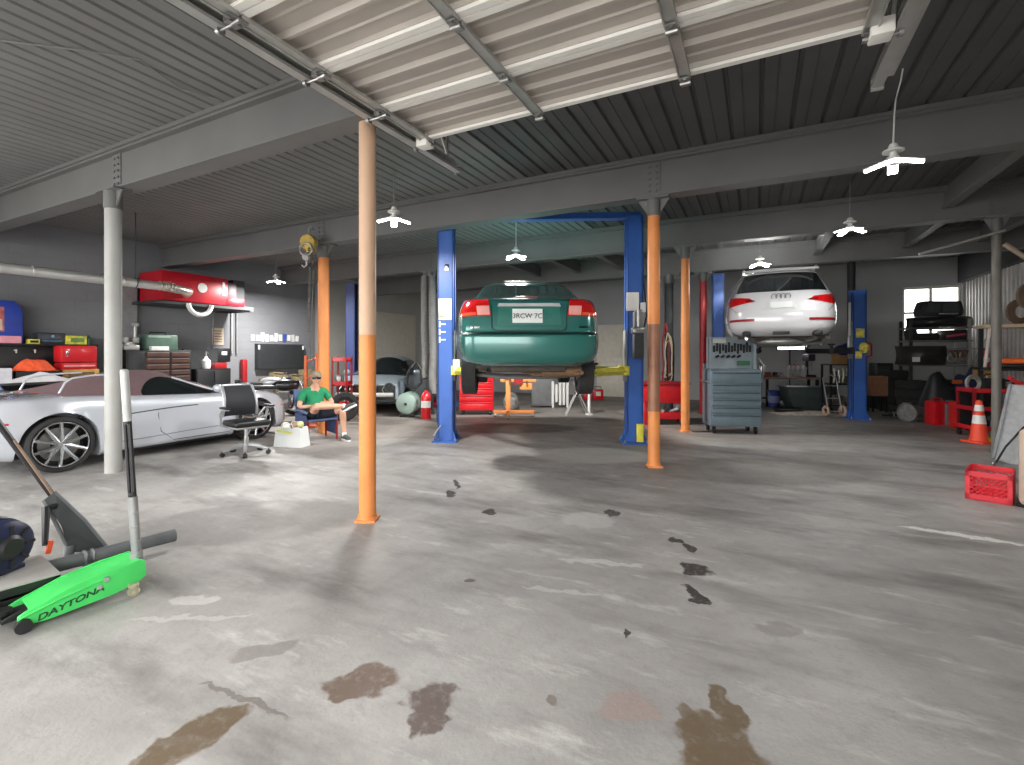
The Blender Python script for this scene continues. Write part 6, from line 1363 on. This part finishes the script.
# ================================================================== paper bag
bgp = at(292, 7.72)
bag = T('paper_bag', 'white paper carrier bag stuffed with packing beside the blue chair', 'bag', bgp, TH-.2)
bagm = M('bag_white', (206, 208, 207), .6, var=.04, scale=6)
def bagf(k):
    def g(u, v):
        a = 2*PI*u; hw, hd = .225*k+.02*(1-v), .12*k
        x = hw*max(-1, min(1, 1.5*math.cos(a))); y = hd*max(-1, min(1, 1.5*math.sin(a)))
        return Vector((x*(1-.06*v), y*(1-.1*v), .005+.31*v+.012*math.sin(5*a)*v))
    return g
part(bag, 'bag', bagm, lambda m: m.shell(bagf(1), bagf(.96), 41, 10))
part(bag, 'bottom', bagm, lambda m: m.box((0, 0, .01), (.42, .2, .012)))
part(bag, 'handle', M('bag_cord', (206, 200, 190), .7), lambda m: (m.tube([(-.1, -.1, .30), (-.08, -.12, .38), (.08, -.12, .38), (.1, -.1, .30)], .007, 6), m.tube([(-.1, .1, .30), (-.08, .12, .38), (.08, .12, .38), (.1, .1, .30)], .007, 6)))
part(bag, 'print', M('bag_print', (200, 204, 90), .6), lambda m: m.box((-.05, -.122, .25), (.26, .004, .035), ry=.12))
for k, (x, y, c_, s_, lb) in enumerate(((-.1, 0, (232, 230, 220), .085, 'crumpled white packing at the left in the paper bag'), (.05, .02, (168, 140, 120), .075, 'brown wrapped packet in the middle of the paper bag'), (.13, -.02, (206, 208, 150), .06, 'pale yellow packet at the right in the paper bag'))):
    o = MB().ball((0, 0, 0), (s_, s_*.8, s_*.9), 14, 10).jitter(.008, k).build('packet', M('packet_%d' % k, c_, .7), loc=bgp+Vector((x*CT, x*ST, .31+.02*k)))
    tag(o, lb, 'packet', 'packets in the paper bag')
# ================================================================== blue folding lounge chair with the seated man
S0 = at(323, 8.32)
def PT(x, y, z): return Vector((x, y, z))
chb = T('camp_chair', 'blue padded camp chair under the man in the green shirt', 'chair', S0, TH)
bluef = M('chair_blue', (78, 94, 134), .8, var=.1, scale=10)
fdir = Vector((.72, -.69, 0)); sdir = Vector((.69, .72, 0))   # the way he faces; his left-hand side
def frm(c, f_, s_, z): return c + fdir*f_ + sdir*s_ + Vector((0, 0, z))
cc = Vector((-.10, 0.02, 0))
seat_f = lambda dz: (lambda u, v: frm(cc, -.22+.46*u, -.25+.5*v, .355-.03*math.sin(v*PI)*math.sin(u*PI)+.03*u+dz))
part(chb, 'seat', bluef, lambda m: m.shell(seat_f(0), seat_f(-.035), 10, 10))
back_f = lambda dz: (lambda u, v: frm(cc, -.23-.16*u-dz+.03*math.sin(v*PI), -.25+.5*v, .34+.52*u))
part(chb, 'backrest', bluef, lambda m: m.shell(back_f(0), back_f(.035), 10, 10))
for s in (-1, 1):
    part(chb, 'side_panel', bluef, lambda m: m.shell(lambda u, v: frm(cc, -.25+.42*u, s*.265, .10+.36*v-.02*u), lambda u, v: frm(cc, -.25+.42*u, s*.285, .10+.36*v-.02*u), 6, 6))
    part(chb, 'arm', M('arm_grey_blue', (104, 116, 148), .7), lambda m: m.tube([frm(cc, -.30, s*.275, .50), frm(cc, -.1, s*.28, .52), frm(cc, .2, s*.275, .50)], .022, 8))
    for f_ in (-.22, .2): part(chb, 'leg', redd, lambda m: m.cyl(frm(cc, f_, s*.25, 0.0), frm(cc, f_, s*.25, .35), .018))
# ------------------------------------------------------------------ the man
skin = M('skin', (206, 158, 132), .55, var=.06, scale=12)
def skinned(name, chains, levels=2):
    """chains: lists of (point, radius); the first point of a later chain may reuse an earlier index"""
    vs, es, rs = [], [], []
    def idx(p):
        for i, q in enumerate(vs):
            if (q-p).length < 1e-5: return i
        return None
    for ch_ in chains:
        prev = None
        for p, r in ch_:
            p = Vector(p); i = idx(p)
            if i is None: vs.append(p); rs.append(r); i = len(vs)-1
            if prev is not None: es.append((prev, i))
            prev = i
    me = bpy.data.meshes.new(name); me.from_pydata(vs, es, []); o = bpy.data.objects.new(name, me); COL.objects.link(o)
    sm = o.modifiers.new('skin', 'SKIN'); sm.use_smooth_shade = True
    for i, v in enumerate(me.skin_vertices[0].data):
        r = rs[i]; v.radius = r if hasattr(r, '__len__') else (r, r); v.use_root = (i == 0)
    ss = o.modifiers.new('sub', 'SUBSURF'); ss.levels = levels; ss.render_levels = levels
    bpy.context.view_layer.update()
    m2 = bpy.data.meshes.new_from_object(o.evaluated_get(bpy.context.evaluated_depsgraph_get()))
    bpy.data.objects.remove(o); bpy.data.meshes.remove(me)
    mb_ = MB(); mb_.bm.from_mesh(m2); bpy.data.meshes.remove(m2)
    return mb_
man = T('person', 'person in green t-shirt and cap slouched in the blue chair, legs crossed', 'person', S0, TH)
pel = frm(cc, -.08, 0, .44); spine = frm(cc, -.14, 0, .62); chest = frm(cc, -.15, 0, .78); neck = frm(cc, -.10, 0, .92); 
hip_r, hip_l = frm(cc, -.02, -.10, .43), frm(cc, -.02, .10, .43)
kn_r = Vector((.05, -.42, .62)); an_r = Vector((.44, -.17, .60)); to_r = Vector((.56, -.20, .66))      # crossed over
kn_l = Vector((.34, -.02, .52)); an_l = Vector((.385, -.05, .10)); to_l = Vector((.50, -.17, .035))
sh_r, sh_l = frm(cc, -.15, -.19, .82), frm(cc, -.15, .19, .82)
el_r = frm(cc, -.06, -.30, .58); wr_r = frm(cc, .17, -.16, .60)
el_l = frm(cc, -.04, .29, .60); wr_l = frm(cc, .17, .02, .64)
hd_c = frm(cc, -.055, 0, 1.055)
b_ = skinned('body', [[(pel, .13), (spine, .125), (chest, .13), (neck, .058), (frm(cc, -.07, 0, .98), .06)],
    [(pel, .13), (hip_r, .095), (hip_r.lerp(kn_r, .55), .08), (kn_r, .06), (kn_r.lerp(an_r, .35), .058), (an_r, .036)],
    [(pel, .13), (hip_l, .095), (hip_l.lerp(kn_l, .55), .08), (kn_l, .06), (kn_l.lerp(an_l, .35), .058), (an_l, .036)],
    [(chest, .13), (sh_r, .062), (el_r, .043), (wr_r, .028)], [(chest, .13), (sh_l, .062), (el_l, .043), (wr_l, .028)]])
torso_s = [(pel, spine, .125), (spine, chest, .128), (chest, neck, .09), (neck, hd_c, .06)]
arm_s = [(chest, sh_r, .1), (chest, sh_l, .1), (sh_r, el_r, .052), (sh_l, el_l, .052), (el_r, wr_r, .035), (el_l, wr_l, .035)]
leg_s = [(pel, hip_r, .11), (pel, hip_l, .11), (hip_r, kn_r, .08), (hip_l, kn_l, .08), (kn_r, an_r, .05), (kn_l, an_l, .05)]
def nearest(p):
    best = None
    for k, (a, b, r) in enumerate(torso_s+arm_s+leg_s):
        d = b-a; t = max(0, min(1, (p-a).dot(d)/d.length_squared)); q = (p-(a+d*t)).length/r
        if best is None or q < best[0]: best = (q, k, t)
    return best[1], best[2]
def wear(keep, off):
    """a garment that follows the body: the chosen faces of the body, let out by a few millimetres and given thickness"""
    g = MB(); me = bpy.data.meshes.new('tmp'); b_.bm.to_mesh(me); g.bm.from_mesh(me); bpy.data.meshes.remove(me)
    g.bm.normal_update()
    bad = [f for f in g.bm.faces if not keep(f.calc_center_median(), *nearest(f.calc_center_median()))]
    nv = {v: v.normal.copy() for v in g.bm.verts}
    for v, n in nv.items(): v.co += n*off
    bmesh.ops.delete(g.bm, geom=bad, context='FACES')
    bmesh.ops.solidify(g.bm, geom=g.bm.faces[:], thickness=.006)
    return g
shirt_b = wear(lambda p, k, t: (k in (0, 1) and p.z > pel.z-.01) or (k == 2 and t < .62) or k in (4, 5) or (k in (6, 7) and t < .60), .014)
short_b = wear(lambda p, k, t: (k == 0 and p.z < pel.z+.07) or k in (10, 11) or (k == 12 and t < .62) or (k == 13 and t < .74), .011)
# head: shaped ball with brow, nose, chin, mouth, ears; looking down at his hands
hd = MB(); hd.ball((0, 0, 0), (.078, .098, .112), 24, 18)
for v in hd.bm.verts:
    p = v.co
    if p.z < -.02: k = 1-.30*min(1, (-.02-p.z)/.09); p.x *= k; p.y = p.y*(.86 if p.y > 0 else 1.0)
    if p.y < -.06 and -.02 < p.z < .015: p.y += .006
hd.ball((0, -.100, -.012), (.014, .022, .026), 10, 8); hd.ball((0, -.092, -.052), (.026, .010, .008), 10, 6); hd.ball((0, -.086, -.092), (.028, .018, .018), 10, 6)
for s in (-1, 1): hd.ball((s*.080, .008, -.005), (.012, .022, .032), 10, 8); hd.ball((s*.032, -.088, .016), (.016, .010, .009), 10, 6)
fa = math.atan2(-.92, .40)+PI/2      # the head is turned a little towards the door
HM = Matrix.Translation(hd_c) @ Matrix.Rotation(fa, 4, 'Z') @ Matrix.Rotation(.05, 4, 'X')
b_.join(hd, HM)
def hand(wr, dirv, pn, flip):
    """palm with four fingers and a thumb; dirv along the hand, pn palm normal"""
    d_ = dirv.normalized(); n_ = (pn - d_*pn.dot(d_)).normalized(); s_ = d_.cross(n_)*flip
    h_ = MB(); 
    h_.tube([wr-d_*.01, wr+d_*.03, wr+d_*.085], .03, 10, rr=[.026, .034, .03])
    for k, ln in enumerate((.066, .076, .070, .054)):
        b0 = wr+d_*.08+s_*(.027-.018*k)
        h_.tube([b0-d_*.02, b0+d_*ln*.4, b0+d_*ln*.75-n_*ln*.25, b0+d_*ln*.9-n_*ln*.6], .008, 6, rr=[.010, .0095, .0085, .007])
    t0 = wr+d_*.03+s_*.028
    h_.tube([t0, t0+s_*.022+d_*.022-n_*.008, t0+s_*.028+d_*.052-n_*.02], .01, 6, rr=[.013, .011, .008])
    return h_
b_.join(hand(wr_r, fdir*.5+sdir*.75+Vector((0, 0, .1)), Vector((0, 0, 1)), 1)); b_.join(hand(wr_l, fdir*.6-sdir*.65+Vector((0, 0, .0)), Vector((0, 0, 1)), -1))
b_.build('body', skin, man, smooth=60)
shirt = M('green_shirt', (24, 128, 84), .8, var=.15, scale=14)
shirt_b.build('t_shirt', shirt, man, smooth=60)
short_b.build('shorts', M('dark_shorts', (42, 46, 54), .85), man, smooth=60)
hair = MB().ball((0, .012, .012), (.084, .098, .108), 20, 14)
for v in list(hair.bm.verts):
    if v.co.y < -.045 or v.co.z < -.06: v.co = Vector((v.co.x*.6, max(v.co.y, -.03)*.6, max(v.co.z, -.06)*.6))
hair.xf(HM).build('hair', M('grey_brown_hair', (112, 100, 88), .9), man, smooth=60)
cap = MB(); cap.ball((0, .006, .045), (.090, .108, .085), 22, 14)
for v in cap.bm.verts:
    if v.co.z < .05: v.co.z = .05
cap.shell(lambda u, v: Vector(((u-.5)*.15*(1-.35*v), -.085-.06*v, .062-.004*v-.014*(2*u-1)**2)), lambda u, v: Vector(((u-.5)*.15*(1-.35*v), -.085-.058*v, .054-.004*v-.014*(2*u-1)**2)), 10, 5)
cap.xf(HM).build('cap', M('olive_cap', (132, 122, 104), .8, var=.2, scale=30), man, smooth=50)
gl = MB().box((0, -.104, .014), (.14, .012, .034), bev=.005)
for s in (-1, 1): gl.cyl((s*.07, -.1, .02), (s*.084, .01, .02), .004, seg=6)
gl.xf(HM).build('glasses', M('dark_lens', (24, 24, 28), .15), man)
for an, to, nm in ((an_r, to_r, 'crossed'), (an_l, to_l, 'floor')):
    d_ = (to-an); d_.z = d_.z*.6 if nm == 'floor' else d_.z; L_ = .27
    f_ = Vector((d_.x, d_.y, 0)).normalized() if nm == 'floor' else d_.normalized()
    up = Vector((0, 0, 1)) if nm == 'floor' else f_.cross(Vector((f_.y, -f_.x, 0))).normalized()*-1
    if up.z < 0: up = -up
    side_ = f_.cross(up)
    heel = (Vector((an.x, an.y, 0)) if nm == 'floor' else an-up*.085) - f_*.07
    def P(a, b, c): return heel+f_*a+side_*b+up*c
    def shoe(m):
        vs = []; n_ = 10; st_ = [(0, .030, .085), (.05, .036, .10), (.11, .038, .085), (.18, .045, .065), (.235, .042, .055), (.265, .024, .04)]
        for a, w_, h_ in st_:
            for q in range(n_): t = 2*PI*q/n_; vs.append(P(a, w_*math.cos(t), .022+h_/2+h_/2*math.sin(t)))
        fs = [(i*n_+q, i*n_+(q+1) % n_, (i+1)*n_+(q+1) % n_, (i+1)*n_+q) for i in range(len(st_)-1) for q in range(n_)]+[tuple(range(n_)), tuple(range((len(st_)-1)*n_, len(st_)*n_))]
        m.raw(vs, fs)
    so = part(man, 'shoe', M('grey_shoe', (74, 76, 80), .7), shoe, smooth=60)
    part(so, 'sole', white, lambda m: m.raw([P(a, s*w_, c) for c in (0.002, .028) for s, seq in ((1, 1), (-1, -1)) for a, w_ in ([(0, .03), (.1, .04), (.19, .048), (.27, .024)] if s > 0 else [(.27, .024), (.19, .048), (.1, .04), (0, .03)])], [tuple(range(8)), tuple(range(8, 16))]+[(i, (i+1) % 8, 8+(i+1) % 8, 8+i) for i in range(8)]))
    part(man, 'sock', white, lambda m: m.cyl(an+(Vector((0, 0, -.03)) if nm == 'floor' else -up*.0), an.lerp(kn_l if nm == 'floor' else kn_r, .09), .040, seg=14))
